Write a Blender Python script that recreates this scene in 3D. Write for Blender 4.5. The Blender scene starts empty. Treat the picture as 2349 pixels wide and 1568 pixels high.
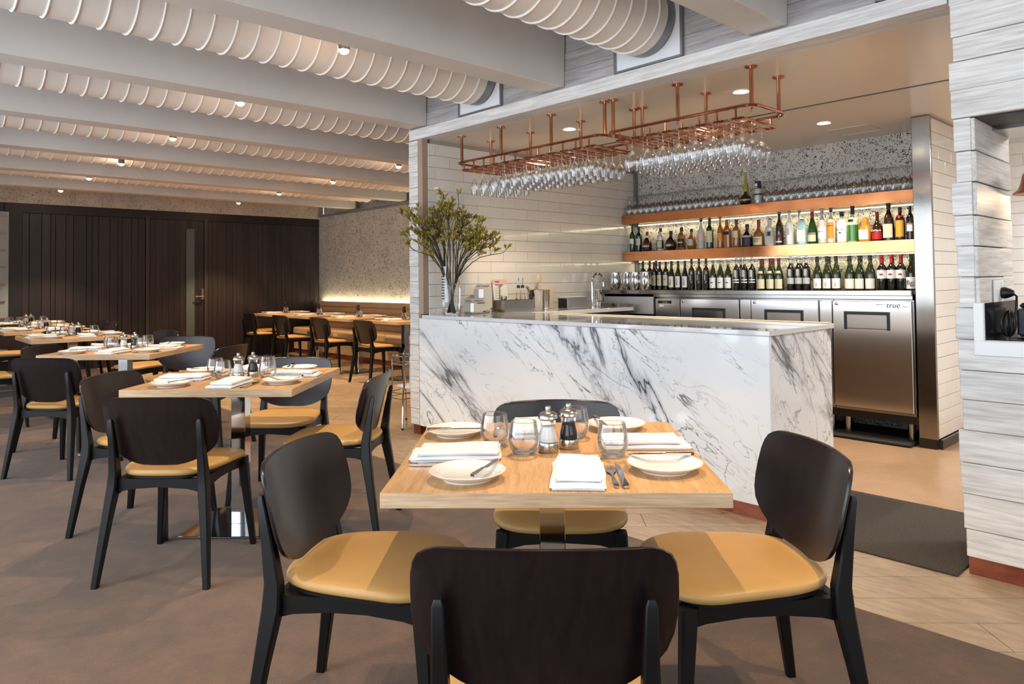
import bpy, bmesh, math, random
from mathutils import Vector, Matrix
R = math.radians
PI = math.pi
S = bpy.context.scene
COL = S.collection
rnd = random.Random(7)

# ------------------------------------------------------------------ camera, world, exposure
cam = bpy.data.cameras.new('camera')
cam_o = bpy.data.objects.new('camera', cam); COL.objects.link(cam_o)
cam.sensor_width = 36.0; cam.lens = 36.0 * 1643.79 / 2349.0
cam.shift_y = -(784.0 - 598.61) / 2349.0
cam.clip_start = 0.05
_r, _u, _f = (0.72968083, -0.68369343, -0.01136552), (-0.0098831, -0.02716462, 0.99958212), (0.68371647, 0.72926358, 0.02657851)
M4 = Matrix(((_r[0], _u[0], -_f[0], 0), (_r[1], _u[1], -_f[1], 0), (_r[2], _u[2], -_f[2], 1.24), (0, 0, 0, 1)))
cam_o.matrix_world = M4
S.camera = cam_o
w = bpy.data.worlds.new('daylight'); S.world = w; w.use_nodes = True
w.node_tree.nodes['Background'].inputs[0].default_value = (0.93, 0.965, 1.0, 1)
w.node_tree.nodes['Background'].inputs[1].default_value = .6
S.view_settings.view_transform = 'Standard'; S.view_settings.look = 'None'
S.view_settings.exposure = 0.1; S.view_settings.gamma = 1.0
S.view_settings.use_curve_mapping = False
cy = S.cycles
cy.use_denoising = True
cy.max_bounces = 9; cy.diffuse_bounces = 4; cy.glossy_bounces = 4; cy.transmission_bounces = 6; cy.transparent_max_bounces = 40
cy.caustics_reflective = False; cy.caustics_refractive = False
cy.sample_clamp_indirect = 6.0

def area(name, loc, target, sx, sy, power, col):
    l = bpy.data.lights.new(name, 'AREA'); l.shape = 'RECTANGLE'; l.size = sx; l.size_y = sy
    l.energy = power; l.color = col
    o = bpy.data.objects.new(name, l); COL.objects.link(o); o.location = loc
    o.rotation_euler = (Vector(target) - Vector(loc)).to_track_quat('-Z', 'Y').to_euler()
    return o
def spot(name, loc, target, power, col, ang, blend=0.35, rad=0.02):
    l = bpy.data.lights.new(name, 'SPOT'); l.energy = power; l.color = col
    l.spot_size = R(ang); l.spot_blend = blend; l.shadow_soft_size = rad
    o = bpy.data.objects.new(name, l); COL.objects.link(o); o.location = loc
    o.rotation_euler = (Vector(target) - Vector(loc)).to_track_quat('-Z', 'Y').to_euler()
    return o
# daylight through the glazed street front on the left and behind
for yc_ in (-.2, 2.7, 5.6): area('daylight_window', (-1.9, yc_, 1.62), (3, yc_, 1.45), 2.75, 2.5, 88, (0.80, 0.90, 1.0))
area('daylight_window', (1.0, -2.9, 1.9), (1.6, 3, 1.9), 3.6, 1.6, 40, (0.9, 0.95, 1.0))

# ------------------------------------------------------------------ materials
def lin(h):
    if isinstance(h, str):
        h = h.lstrip('#'); c = [int(h[i:i + 2], 16) / 255 for i in (0, 2, 4)]
    else: c = [v / 255 for v in h]
    return tuple(((v + 0.055) / 1.055) ** 2.4 if v > 0.04045 else v / 12.92 for v in c) + (1,)
class NT:
    def __init__(s, name):
        s.m = bpy.data.materials.new(name); s.m.use_nodes = True; s.t = s.m.node_tree
        s.b = s.t.nodes['Principled BSDF']; s.out = s.t.nodes['Material Output']
    def n(s, typ, **k):
        nd = s.t.nodes.new('ShaderNode' + typ)
        for a, v in k.items():
            if a.startswith('i_'):
                key = a[2:]; key = int(key) if key.isdigit() else key.replace('_', ' ')
                nd.inputs[key].default_value = v
            else: setattr(nd, a, v)
        return nd
    def l(s, a, b): s.t.links.new(a, b)
    def coord(s, scale=(1, 1, 1), rot=(0, 0, 0), src='Object'):
        tc = s.n('TexCoord'); mp = s.n('Mapping'); mp.inputs['Scale'].default_value = scale; mp.inputs['Rotation'].default_value = rot
        s.l(tc.outputs[src], mp.inputs[0]); return mp.outputs[0]
    def noise(s, vec, scale=5, detail=4, rough=.55, dist=0):
        n = s.n('TexNoise', i_Scale=scale, i_Detail=detail, i_Roughness=rough, i_Distortion=dist); s.l(vec, n.inputs['Vector']); return n.outputs['Fac']
    def ramp(s, fac, *st, interp='LINEAR'):
        r = s.n('ValToRGB'); r.color_ramp.interpolation = interp; el = r.color_ramp.elements
        while len(el) < len(st): el.new(.5)
        for e, (p, c) in zip(el, st):
            e.position = p; e.color = c if len(c) == 4 else tuple(c) + (1,)
        s.l(fac, r.inputs[0]); return r.outputs[0]
    def mix(s, fac, a, b, mode='MIX'):
        m = s.n('Mix', data_type='RGBA', blend_type=mode)
        for sock, v in ((m.inputs[0], fac), (m.inputs[6], a), (m.inputs[7], b)):
            if hasattr(v, 'is_linked'): s.l(v, sock)
            else: sock.default_value = v
        return m.outputs[2]
    def bump(s, h, strength=.2, dist=.01):
        b = s.n('Bump', i_Strength=strength, i_Distance=dist); s.l(h, b.inputs['Height']); s.l(b.outputs[0], s.b.inputs['Normal'])
    def set(s, **k):
        for a, v in k.items(): s.b.inputs[a.replace('_', ' ')].default_value = v
        return s
    def base(s, c): s.l(c, s.b.inputs['Base Color'])
def plain(name, col, rough=.5, metal=0, **k):
    t = NT(name); t.set(Base_Color=lin(col), Roughness=rough, Metallic=metal, **k); 
    return t.m
def rand_tint(t, col, amt=.12):
    """a small brightness change from piece to piece"""
    oi = t.n('ObjectInfo'); mr = t.n('MapRange'); mr.inputs[3].default_value = 1 - amt; mr.inputs[4].default_value = 1 + amt
    t.l(oi.outputs['Random'], mr.inputs[0])
    return t.mix(1.0, col, mr.outputs[0], 'MULTIPLY')
def wood(name, c1, c2, stretch, rough=.45, fine=60, bump=.08, tint=.1, coat=0, rot=(0, 0, 0)):
    t = NT(name); v = t.coord(stretch, rot)
    n1 = t.noise(v, 3.0, 6, .6, .6); n2 = t.noise(v, fine, 3, .6)
    c = t.ramp(n1, (.3, lin(c1)), (.7, lin(c2)))
    g = t.ramp(n2, (.35, (.72, .72, .72, 1)), (.6, (1.05, 1.05, 1.05, 1)))
    c = t.mix(.8, c, g, 'MULTIPLY')
    if tint: c = rand_tint(t, c, tint)
    t.base(c); t.set(Roughness=rough)
    if coat: t.set(Coat_Weight=coat, Coat_Roughness=.15)
    t.bump(n2, bump, .002); return t.m

M = {}
M['oak'] = wood('oak_veneer', '#caa172', '#b38957', (14, 1.1, 14), .42, 9, .05, .04)
M['oak_edge'] = wood('oak_edge', '#d0b390', '#b79673', (1.2, 1.2, 26), .5, 8, .08, .04)
M['espresso'] = wood('espresso_beech', '#1c1014', '#0f0709', (11, 11, 1.0), .33, 8, .03, .05, .1)
M['black_wood'] = plain('black_stained_wood', '#080708', .42, 0, Specular_IOR_Level=.35)
t = NT('tan_leather'); v = t.coord((1, 1, 1)); n = t.noise(v, 340, 2); n2 = t.noise(v, 6, 3)
t.base(t.ramp(n2, (.3, lin('#aa844c')), (.7, lin('#b28c54')))); t.set(Roughness=.48); t.bump(n, .08, .001); M['leather'] = t.m
t = NT('brown_carpet'); v = t.coord(); n = t.noise(v, 2.2, 6, .7, .6); n2 = t.noise(v, 260, 2); n3 = t.noise(v, 9, 5, .7)
c = t.ramp(n, (.3, lin('#43301f')), (.7, lin('#5d4430'))); c = t.mix(.55, c, t.ramp(n3, (.32, (.5, .5, .5, 1)), (.68, (1.25, 1.22, 1.2, 1))), 'MULTIPLY')
c = t.mix(.5, c, t.ramp(n2, (.3, (.6, .6, .6, 1)), (.7, (1.2, 1.2, 1.2, 1))), 'MULTIPLY'); t.base(c); t.set(Roughness=.95, Sheen_Weight=.15); t.bump(n2, .6, .004); M['carpet'] = t.m
M['floor_board'] = wood('floor_board', '#a8947e', '#9a866f', (3.0, .7, 3), .36, 10, .03, .07)
t = NT('screed'); v = t.coord(); n = t.noise(v, 1.6, 7, .65, .4); n2 = t.noise(v, 30, 3)
c = t.ramp(n, (.3, lin('#94765b')), (.7, lin('#b09075'))); c = t.mix(.3, c, t.ramp(n2, (.35, (.8, .8, .8, 1)), (.65, (1.1, 1.1, 1.1, 1))), 'MULTIPLY'); t.base(c); t.set(Roughness=.3); M['screed'] = t.m
M['grout_dark'] = plain('joint_dark', '#4a3c30', .8)
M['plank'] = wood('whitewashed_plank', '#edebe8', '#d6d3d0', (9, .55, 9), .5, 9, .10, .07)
M['plank_shaded'] = wood('shaded_plank', '#bdb9b8', '#9f9b9b', (9, .55, 9), .5, 9, .10, .08)  # darker copy of the whitewashed plank; header shade is in the colour
M['plank_side'] = wood('whitewashed_plank_side', '#e6e2dd', '#cdc8c2', (.55, 9, 9), .5, 9, .10, .07)
M['fascia'] = wood('white_fascia_board', '#eeecea', '#dcdad8', (9, .5, 9), .45, 9, .06, 0)
M['beam'] = (lambda t: (t.base(t.ramp(t.noise(t.coord(), 1.4, 6, .65), (.3, lin('#cbc7c3')), (.7, lin('#d9d5d1')))), t.set(Roughness=.75), t.m)[-1])(NT('painted_concrete'))
M['duct'] = plain('painted_duct', '#e6dfd8', .5)
M['duct_rib'] = plain('duct_rib_paint', '#f7f4f0', .45)
M['white_panel'] = plain('white_panel', '#eef0f2', .5)
M['grey_metal'] = plain('grey_metal_trim', '#8c8d8f', .4, .6)
M['ceil_gloss'] = plain('semi_gloss_ceiling', '#ecdcc6', .22)
M['white_paint'] = plain('white_paint', '#e4e1dc', .6)
t = NT('white_tile'); c = rand_tint(t, lin('#e4e1dc'), .03); t.base(c); t.set(Roughness=.12, Coat_Weight=.3); n = t.noise(t.coord(), 7, 2); t.bump(n, .12, .006); M['tile'] = t.m
M['tile_grout'] = plain('tile_grout', '#a49e98', .8)
def terrazzo(name, c1, c2, dark, dens, scale, rough=.8):
    t = NT(name); v = t.coord(); n = t.noise(v, 2.5, 6, .65)
    base = t.ramp(n, (.3, lin(c1)), (.7, lin(c2)))
    vv = t.n('TexVoronoi', i_Scale=scale, i_Randomness=1.0); nz = t.n('TexNoise', i_Scale=scale * .6, i_Detail=2); 
    mx = t.n('Mix', data_type='VECTOR'); mx.inputs[0].default_value = .12
    t.l(v, nz.inputs['Vector']); t.l(v, mx.inputs[4]); t.l(nz.outputs['Color'], mx.inputs[5]); t.l(mx.outputs[1], vv.inputs['Vector'])
    ch = t.ramp(vv.outputs['Distance'], (dens, (1, 1, 1, 1)), (dens + .06, (0, 0, 0, 1)))
    sep = t.n('SeparateColor'); t.l(vv.outputs['Color'], sep.inputs[0])
    sel = t.ramp(sep.outputs[0], (.45, (0, 0, 0, 1)), (.5, (1, 1, 1, 1)))
    msk = t.mix(1, ch, sel, 'MULTIPLY')
    dk = t.ramp(sep.outputs[1], (0, lin(dark)), (1, lin('#7a726a')))
    t.base(t.mix(msk, base, dk)); t.set(Roughness=rough); t.bump(t.noise(v, 90, 4), .3, .006)
    return t.m
M['terrazzo'] = terrazzo('exposed_aggregate', '#b5b1ab', '#cac6c0', '#2a2622', .38, 46)
M['terrazzo_bar'] = terrazzo('exposed_aggregate_fine', '#c6c3be', '#dad7d1', '#201c19', .42, 52)
M['concrete_band'] = terrazzo('concrete_lintel', '#a59a90', '#bdb2a6', '#2f2824', .32, 50)
M['dark_panel'] = wood('dark_timber_panel', '#33292a', '#231b1c', (16, 16, .6), .42, 6, .05, .22)
M['dark_frame'] = plain('dark_frame', '#1a1514', .5)
M['copper'] = plain('copper', '#b57a60', .14, 1.0)
M['copper_sheet'] = (lambda t: (t.base(t.ramp(t.noise(t.coord((1, 1, 1)), 5, 5, .6), (.3, lin('#c87f50')), (.7, lin('#df9c6c')))), t.set(Roughness=.13, Metallic=.95), t.m)[-1])(NT('copper_sheet'))
M['copper_kick'] = (lambda t: (t.base(t.ramp(t.noise(t.coord((1, 1, 2)), 6, 6, .7), (.3, lin('#8a4a35')), (.7, lin('#b0705a')))), t.set(Roughness=.3, Metallic=.8), t.m)[-1])(NT('copper_kickplate'))
t = NT('brushed_steel'); v = t.coord((1, 60, 1)); n = t.noise(v, 8, 3); t.base(t.ramp(t.noise(t.coord(), 3, 4), (.3, lin('#8b8885')), (.7, lin('#a19e9a')))); t.set(Metallic=1.0, Roughness=.15); t.bump(n, .02, .001); M['steel'] = t.m
M['fridge_steel'] = plain('fridge_steel', '#ececee', .16, 1.0)
M['chrome'] = plain('chrome', '#d6d6d8', .06, 1.0)
M['satin_steel'] = plain('satin_steel', '#b5b0aa', .22, 1.0)
M['silver_paint'] = plain('silver_paint', '#cfccc8', .35, .5)
M['black'] = plain('black_plastic', '#0f0f10', .4)
M['black_rubber'] = plain('black_rubber', '#1a1715', .7)
M['white_ceramic'] = plain('white_ceramic', '#e8e5df', .12, 0, Coat_Weight=.4)
M['linen'] = plain('white_linen', '#e4e3e2', .85)
M['black_stone'] = plain('black_stone', '#1b1b1d', .12)
M['white_plastic'] = plain('white_plastic', '#f0f0f0', .35)
M['bench'] = (lambda t: (t.base(t.ramp(t.noise(t.coord(), 5, 4), (.3, lin('#c6a57e')), (.7, lin('#d0b08a')))), t.set(Roughness=.5), t.m)[-1])(NT('tan_upholstery'))
M['mat'] = (lambda t: (t.base(t.ramp(t.noise(t.coord(), 120, 3), (.3, lin('#2b2521')), (.7, lin('#453c35')))), t.set(Roughness=.95), t.bump(t.noise(t.coord(), 220, 2), .5, .004), t.m)[-1])(NT('door_mat'))
def marble(name, rot, seed):
    """white stone with grey veins that run diagonally"""
    t = NT(name); tc = t.n('TexCoord'); mp = t.n('Mapping'); mp.inputs['Rotation'].default_value = rot; mp.inputs['Location'].default_value = seed
    t.l(tc.outputs['Object'], mp.inputs[0])
    sc = t.n('Mapping'); sc.inputs['Scale'].default_value = (1.0, .34, 1.0); t.l(mp.outputs[0], sc.inputs[0]); v = sc.outputs[0]
    def vein(scale, width, dist, det=4):
        n = t.noise(v, scale, det, .55, dist)
        s1 = t.n('Math', operation='SUBTRACT', i_1=.5); t.l(n, s1.inputs[0]); a = t.n('Math', operation='ABSOLUTE'); t.l(s1.outputs[0], a.inputs[0])
        return t.ramp(a.outputs[0], (0, (1, 1, 1, 1)), (width, (0, 0, 0, 1)), interp='EASE')
    big = vein(1.35, .013, 1.1, 7); fine = vein(3.0, .010, 1.6, 7); soft = vein(1.35, .045, 1.1, 7); hair = vein(6.5, .012, 1.2, 4)
    msk = t.ramp(t.noise(v, 2.0, 3), (.43, (0, 0, 0, 1)), (.58, (1, 1, 1, 1)))
    msk2 = t.ramp(t.noise(v, 2.9, 2), (.46, (0, 0, 0, 1)), (.58, (1, 1, 1, 1)))
    c = t.mix(t.mix(1, soft, msk, 'MULTIPLY'), lin('#eff1f3'), lin('#bfc3c9')); c = t.mix(t.mix(1, hair, msk, 'MULTIPLY'), c, lin('#a3a6ac'))
    c = t.mix(t.mix(1, big, msk, 'MULTIPLY'), c, lin('#3d4148')); c = t.mix(t.mix(1, fine, msk2, 'MULTIPLY'), c, lin('#5c6066'))
    t.base(c); t.set(Roughness=.08, Coat_Weight=.3, Coat_Roughness=.03); return t.m
M['marble_front'] = marble('veined_marble_front', (R(-38), 0, 0), (0, .35, .2))
M['marble_end'] = marble('veined_marble_end', (0, R(-55), R(90)), (0, .2, .6))
M['stone_top'] = plain('polished_stone_top', '#d9dbde', .05, 0, Coat_Weight=.5)
def thin_glass(name, col, edge=.5, gl=1.0, rough=.02, mx_=.8):
    t = NT(name); t.t.nodes.remove(t.b)
    tr = t.n('BsdfTransparent'); tr.inputs[0].default_value = col
    gls = t.n('BsdfGlossy', i_Roughness=rough); gls.inputs[0].default_value = (gl, gl, gl, 1)
    lw = t.n('LayerWeight', i_Blend=edge); mr = t.n('MapRange'); mr.inputs[3].default_value = .02; mr.inputs[4].default_value = mx_
    t.l(lw.outputs['Fresnel'], mr.inputs[0]); mx = t.n('MixShader')
    t.l(mr.outputs[0], mx.inputs[0]); t.l(tr.outputs[0], mx.inputs[1]); t.l(gls.outputs[0], mx.inputs[2]); t.l(mx.outputs[0], t.out.inputs[0])
    return t.m
M['glass'] = thin_glass('clear_glass', (.975, .98, .985, 1), .24, mx_=.75)
M['stem_glass'] = thin_glass('stemware_glass', (.97, .975, .98, 1), .44, mx_=.85)
def bottle_glass(name, col, rough=.08):
    t = NT(name); t.set(Base_Color=lin(col), Roughness=rough, Coat_Weight=.6, Coat_Roughness=.03, Transmission_Weight=0.0); return t.m
for k, c in dict(dark='#0d0f0c', green='#143c18', olive='#1f2a12', amber='#a35f1c', brown='#2e140a', red='#3d0a08', clear='#c9c6bd', frost='#e9ebe8', blue='#a9cfd8', lime='#2c6b1e', white='#f0efec', cream='#e2dfb2', honey='#8a5a20', orange='#d9822b', lightgreen='#9a9a3a').items():
    M['b_' + k] = bottle_glass('bottle_' + k, c)
for k, c in dict(white='#eceae4', cream='#d8cfae', grey='#b7b6b2', black='#121212', gold='#c99a35', red='#a3161c', silver='#a9a9a9', orange='#e08a2c', pink='#e3b7b0', navy='#1a2340', wine='#5d1220', yellow='#c9b32b', blue='#5fb6d8').items():
    M['l_' + k] = plain('print_' + k, c, .5)
def emit(name, col, st):
    t = NT(name); t.t.nodes.remove(t.b); e = t.n('Emission', i_Strength=st); e.inputs[0].default_value = col; t.l(e.outputs[0], t.out.inputs[0]); return t.m
M['lamp_warm'] = emit('lamp_warm', (1, .86, .66, 1), 30)
M['lamp_white'] = emit('lamp_white', (1, .93, .82, 1), 20)
M['led'] = emit('led_strip', (1, .86, .52, 1), 4.5)

# ------------------------------------------------------------------ geometry helpers
class MB:
    def __init__(s): s.v = []; s.f = []; s.mi = []; s.k = 0
    def add(s, vs, fs, mat=None):
        n = len(s.v)
        for p in vs: s.v.append(tuple(mat @ Vector(p)) if mat else tuple(p))
        for f in fs: s.f.append([i + n for i in f]); s.mi.append(s.k)
        return s
    def box(s, x0, x1, y0, y1, z0, z1, mat=None):
        return s.add([(x0, y0, z0), (x1, y0, z0), (x1, y1, z0), (x0, y1, z0), (x0, y0, z1), (x1, y0, z1), (x1, y1, z1), (x0, y1, z1)],
                     [(0, 3, 2, 1), (4, 5, 6, 7), (0, 1, 5, 4), (1, 2, 6, 5), (2, 3, 7, 6), (3, 0, 4, 7)], mat)
    def bbox(s, x0, x1, y0, y1, z0, z1, b=.004, mat=None):
        """box with chamfered edges"""
        b = min(b, (x1 - x0) * .45, (y1 - y0) * .45, (z1 - z0) * .45)
        bm = bmesh.new(); bmesh.ops.create_cube(bm, size=1.0)
        for q in bm.verts: q.co = Vector(((x0 + x1) / 2 + q.co.x * (x1 - x0), (y0 + y1) / 2 + q.co.y * (y1 - y0), (z0 + z1) / 2 + q.co.z * (z1 - z0)))
        bmesh.ops.bevel(bm, geom=bm.edges[:], offset=b, segments=1, affect='EDGES')
        bm.verts.index_update(); s.add([q.co[:] for q in bm.verts], [[q.index for q in f.verts] for f in bm.faces], mat); bm.free(); return s
    def prism(s, pts, h0, h1, axis='z', mat=None):
        n = len(pts)
        def P(a, b, h): return (a, b, h) if axis == 'z' else ((h, a, b) if axis == 'x' else (a, h, b))
        vs = [P(a, b, h0) for a, b in pts] + [P(a, b, h1) for a, b in pts]
        return s.add(vs, [list(range(n))[::-1], list(range(n, 2 * n))] + [(i, (i + 1) % n, n + (i + 1) % n, n + i) for i in range(n)], mat)
    def lathe(s, prof, seg=24, mat=None, cap=True):
        vs = []; fs = []
        for r, z in prof:
            for i in range(seg):
                a = 2 * PI * i / seg; vs.append((r * math.cos(a), r * math.sin(a), z))
        for j in range(len(prof) - 1):
            for i in range(seg):
                k = (i + 1) % seg; fs.append((j * seg + i, j * seg + k, (j + 1) * seg + k, (j + 1) * seg + i))
        if cap:
            if prof[0][0] > 1e-5: fs.append(list(range(seg))[::-1])
            if prof[-1][0] > 1e-5: fs.append([(len(prof) - 1) * seg + i for i in range(seg)])
        return s.add(vs, fs, mat)
    def tube(s, pts, r, seg=8, closed=False, mat=None):
        pts = [Vector(p) for p in pts]; n = len(pts); rr = r if isinstance(r, (list, tuple)) else [r] * n
        vs = []; fs = []; up = None
        for i, p in enumerate(pts):
            a = pts[(i - 1) % n] if (closed or i) else p; b = pts[(i + 1) % n] if (closed or i < n - 1) else p
            d = (b - a).normalized()
            if up is None: up = Vector((0, 0, 1)) if abs(d.z) < .9 else Vector((1, 0, 0))
            x = d.cross(up)
            if x.length < 1e-4: x = d.cross(Vector((1, .1, 0)))
            x.normalize(); up = x.cross(d).normalized()
            for k in range(seg):
                t_ = 2 * PI * k / seg; vs.append(p + (x * math.cos(t_) + up * math.sin(t_)) * rr[i])
        for i in range(n if closed else n - 1):
            j = (i + 1) % n
            for k in range(seg):
                m = (k + 1) % seg; fs.append((i * seg + k, i * seg + m, j * seg + m, j * seg + k))
        if not closed: fs.append(list(range(seg))[::-1]); fs.append([(n - 1) * seg + k for k in range(seg)])
        return s.add(vs, fs, mat)
    def bar(s, p0, p1, w0, w1, up=(0, 0, 1), ch=.25):
        """a tapered post with chamfered corners from p0 to p1; w = (width, depth)"""
        p0, p1 = Vector(p0), Vector(p1); d = (p1 - p0).normalized(); x = d.cross(Vector(up))
        if x.length < 1e-3: x = d.cross(Vector((0, 1, 0)))
        x.normalize(); y = x.cross(d)
        vs = []
        for p, (a, b) in ((p0, w0), (p1, w1)):
            a /= 2; b /= 2; c = min(a, b) * ch
            for u, v in ((a - c, -b), (a, -b + c), (a, b - c), (a - c, b), (-a + c, b), (-a, b - c), (-a, -b + c), (-a + c, -b)): vs.append(p + x * u + y * v)
        return s.add(vs, [list(range(8))[::-1], list(range(8, 16))] + [(i, (i + 1) % 8, 8 + (i + 1) % 8, 8 + i) for i in range(8)])
    def build(s, name, mat, parent=None, smooth=False, loc=None, rz=0, ang=None):
        me = bpy.data.meshes.new(name); me.from_pydata(s.v, [], s.f)
        for m in (mat if isinstance(mat, (list, tuple)) else [mat]): me.materials.append(m)
        if any(s.mi): me.polygons.foreach_set('material_index', s.mi)
        bm = bmesh.new(); bm.from_mesh(me); bmesh.ops.recalc_face_normals(bm, faces=bm.faces[:]); bm.to_mesh(me); bm.free()
        if smooth:
            me.polygons.foreach_set('use_smooth', [True] * len(me.polygons))
            me.set_sharp_from_angle(angle=R(ang or 35))
        me.update()
        o = bpy.data.objects.new(name, me); COL.objects.link(o)
        if parent: o.parent = parent
        if loc: o.location = loc
        o.rotation_euler.z = rz
        return o
def put(name, me, parent=None, loc=(0, 0, 0), rot=(0, 0, 0)):
    o = bpy.data.objects.new(name, me); COL.objects.link(o)
    if parent: o.parent = parent
    o.location = loc; o.rotation_euler = rot; return o
def tag(o, label=None, cat=None, group=None, kind=None):
    for k, v in (('label', label), ('category', cat), ('group', group), ('kind', kind)):
        if v: o[k] = v
    return o
def thing(name, label, cat, loc=(0, 0, 0), rz=0, group=None):
    o = bpy.data.objects.new(name, None); COL.objects.link(o); o.empty_display_size = .05
    o.location = loc; o.rotation_euler.z = rz; return tag(o, label, cat, group)
def structure(name, mb, mat): return tag(mb.build(name, mat), kind='structure')
KIDS = {}
def kids(o):
    return [c for c in o.children]
def dup(root, loc=None, rz=None, label=None, group=None, parent=None):
    c = root.copy(); COL.objects.link(c)
    if parent: c.parent = parent
    if loc is not None: c.location = loc
    if rz is not None: c.rotation_euler.z = rz
    if label: c['label'] = label
    if group: c['group'] = group
    for ch in kids(root): dup(ch, parent=c)
    return c
def text(body, size, loc, rot, mat, parent, name='lettering', ext=.0008, align='CENTER', font_shear=0):
    cu = bpy.data.curves.new(name, 'FONT'); cu.body = body; cu.size = size; cu.extrude = ext; cu.align_x = align; cu.align_y = 'CENTER'; cu.shear = font_shear
    cu.resolution_u = 3
    tmp = bpy.data.objects.new(name, cu); me = bpy.data.meshes.new_from_object(tmp); me.materials.clear(); me.materials.append(mat)
    bpy.data.objects.remove(tmp); bpy.data.curves.remove(cu)
    o = bpy.data.objects.new(name, me); COL.objects.link(o); o.parent = parent; o.location = loc; o.rotation_euler = rot; return o
FACE_X = (R(90), 0, R(-90))     # text upright, readable from -x
# ------------------------------------------------------------------ the room
X0 = 3.426; ZH = 2.397
fl = structure('floor', MB().box(-2.6, 7.6, -3.2, 12.3, -.1, -.012), M['grout_dark'])
MB().box(3.43, 7.5, -3, 4.9, -.012, 0).build('screed', M['screed'], fl)
# diagonal floor boards, clipped to the hard-floor areas
def clip(poly, x0, x1, y0, y1):
    for ax, val, sg in ((0, x0, 1), (0, x1, -1), (1, y0, 1), (1, y1, -1)):
        out = []
        for i in range(len(poly)):
            a, b = poly[i - 1], poly[i]; da, db = (a[ax] - val) * sg, (b[ax] - val) * sg
            if (da >= 0) != (db >= 0):
                k = da / (da - db); out.append((a[0] + (b[0] - a[0]) * k, a[1] + (b[1] - a[1]) * k))
            if db >= 0: out.append(b)
        poly = out
        if len(poly) < 3: return None
    return poly
BW, BL = .2, 1.2
q = math.sqrt(.5)
for i in range(-6, 95):
    off = (i * .43) % BL
    for j in range(-14, 14):
        u0, u1 = j * BL + off + .0015, (j + 1) * BL + off - .0015; v0, v1 = i * BW + .04 + .0015, (i + 1) * BW + .04 - .0015
        pl = [((u + v_) * q, (v_ - u) * q) for u, v_ in ((u0, v0), (u1, v0), (u1, v1), (u0, v1))]
        for rect in ((2.785, 3.43, -1.2, 4.9), (2.785, 6.45, 4.9, 12.1)):
            c = clip(pl, *rect)
            if c:
                area_ = abs(sum(c[k - 1][0] * c[k][1] - c[k][0] * c[k - 1][1] for k in range(len(c)))) / 2
                if area_ > .002: MB().prism(c, -.0115, 0).build('floor_board', M['floor_board'], fl)
cp = tag(MB().box(-2.5, 2.785, -3.1, 12.1, -.0115, .002).build('carpet', M['carpet']), 'brown mottled carpet under the dining tables', 'carpet')
cp['kind'] = 'structure'
dm = tag(MB().bbox(3.36, 4.27, .93, 1.74, .0005, .009, .004).build('floor_mat', M['mat']), 'dark grey floor mat in the gap between marble bar and grey plank column', 'mat')

# walls that are plank clad
def plank(parent, x0, x1, y0, y1, z0, z1, dx=0, m='plank'):
    return MB().bbox(x0 + dx, x1 + dx, y0, y1, z0 + .0012, z1 - .0012, .0025).build('plank', M[m], parent)
wf = structure('wall_front', MB().box(X0 + .05, X0 + .2, .95, 4.885, ZH + .004, 3.0), M['grey_metal'])
MB().bbox(X0, X0 + .16, .93, 4.885, ZH, 2.482, .002).build('fascia_board', M['fascia'], wf)
zz = 2.486
k = 0
while zz < 2.99:
    plank(wf, X0 + .03, X0 + .05, .95, 4.885, zz, min(zz + .118, 3.0), .004 * ((k * 7) % 3 - 1), 'plank_shaded'); zz += .118; k += 1
post = structure('wall_post', MB().box(X0 + .03, 3.52, 4.775, 4.878, .075, ZH), M['grey_metal'])
MB().box(X0 + .008, X0 + .06, 4.712, 4.768, .975, ZH).build('edge_trim', plain('tan_edge_trim', '#a89280', .6), post)
zz = .078; k = 0
while zz < ZH - .02:
    z1 = min(zz + .1285, ZH); d = .003 * ((k * 5) % 3)
    plank(post, X0 - .002, X0 + .03, 4.768, 4.885 + d, zz, z1, -.002 * ((k * 3) % 3)); zz = z1; k += 1
MB().box(X0 + .02, 3.5, 4.78, 4.875, 0, .075).build('kickplate', M['copper_kick'], post)

# timber column with a serving hatch on the right
wr = structure('wall_right', MB().box(X0 + .03, 3.95, .87, .91, .075, 2.99), M['grey_metal'])
zl = [.074, .189, .334, .461, .596, .723, .844, .972, 1.104, 1.232, 1.361, 1.489, 1.628, 1.758, 1.897, 2.018, 2.139, 2.242, 2.38, 2.51, 2.64, 2.77, 2.9, 3.0]
for k in range(len(zl) - 1):
    z0, z1 = zl[k], zl[k + 1]; yl = .918 + .006 * ((k * 5) % 4 - 1); d = -.004 * ((k * 7) % 3)
    if z1 <= .98 or z0 >= 1.89: plank(wr, X0, X0 + .03, -1.6, yl, z0, z1, d)
    else:
        plank(wr, X0, X0 + .03, .855, yl, z0, z1, d)
        MB().bbox(X0 + .002, 3.985, .838 + .003 * (k % 2), .856, z0 + .0012, z1 - .004, .002).build('plank', M['plank_side'], wr)
MB().box(X0 + .03, 3.98, -1.6, .87, .075, .93).build('dado', M['grey_metal'], wr)
MB().box(X0 + .012, X0 + .04, -1.6, .908, 0, .074).build('kickplate', M['copper_kick'], wr)
MB().box(X0 + .03, 3.7, -1.6, .87, 1.892, 2.9).build('hatch_head', M['dark_frame'], wr)
MB().box(3.7, 3.98, -1.6, .87, 1.875, 2.9).build('soffit', M['steel'], wr)
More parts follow.
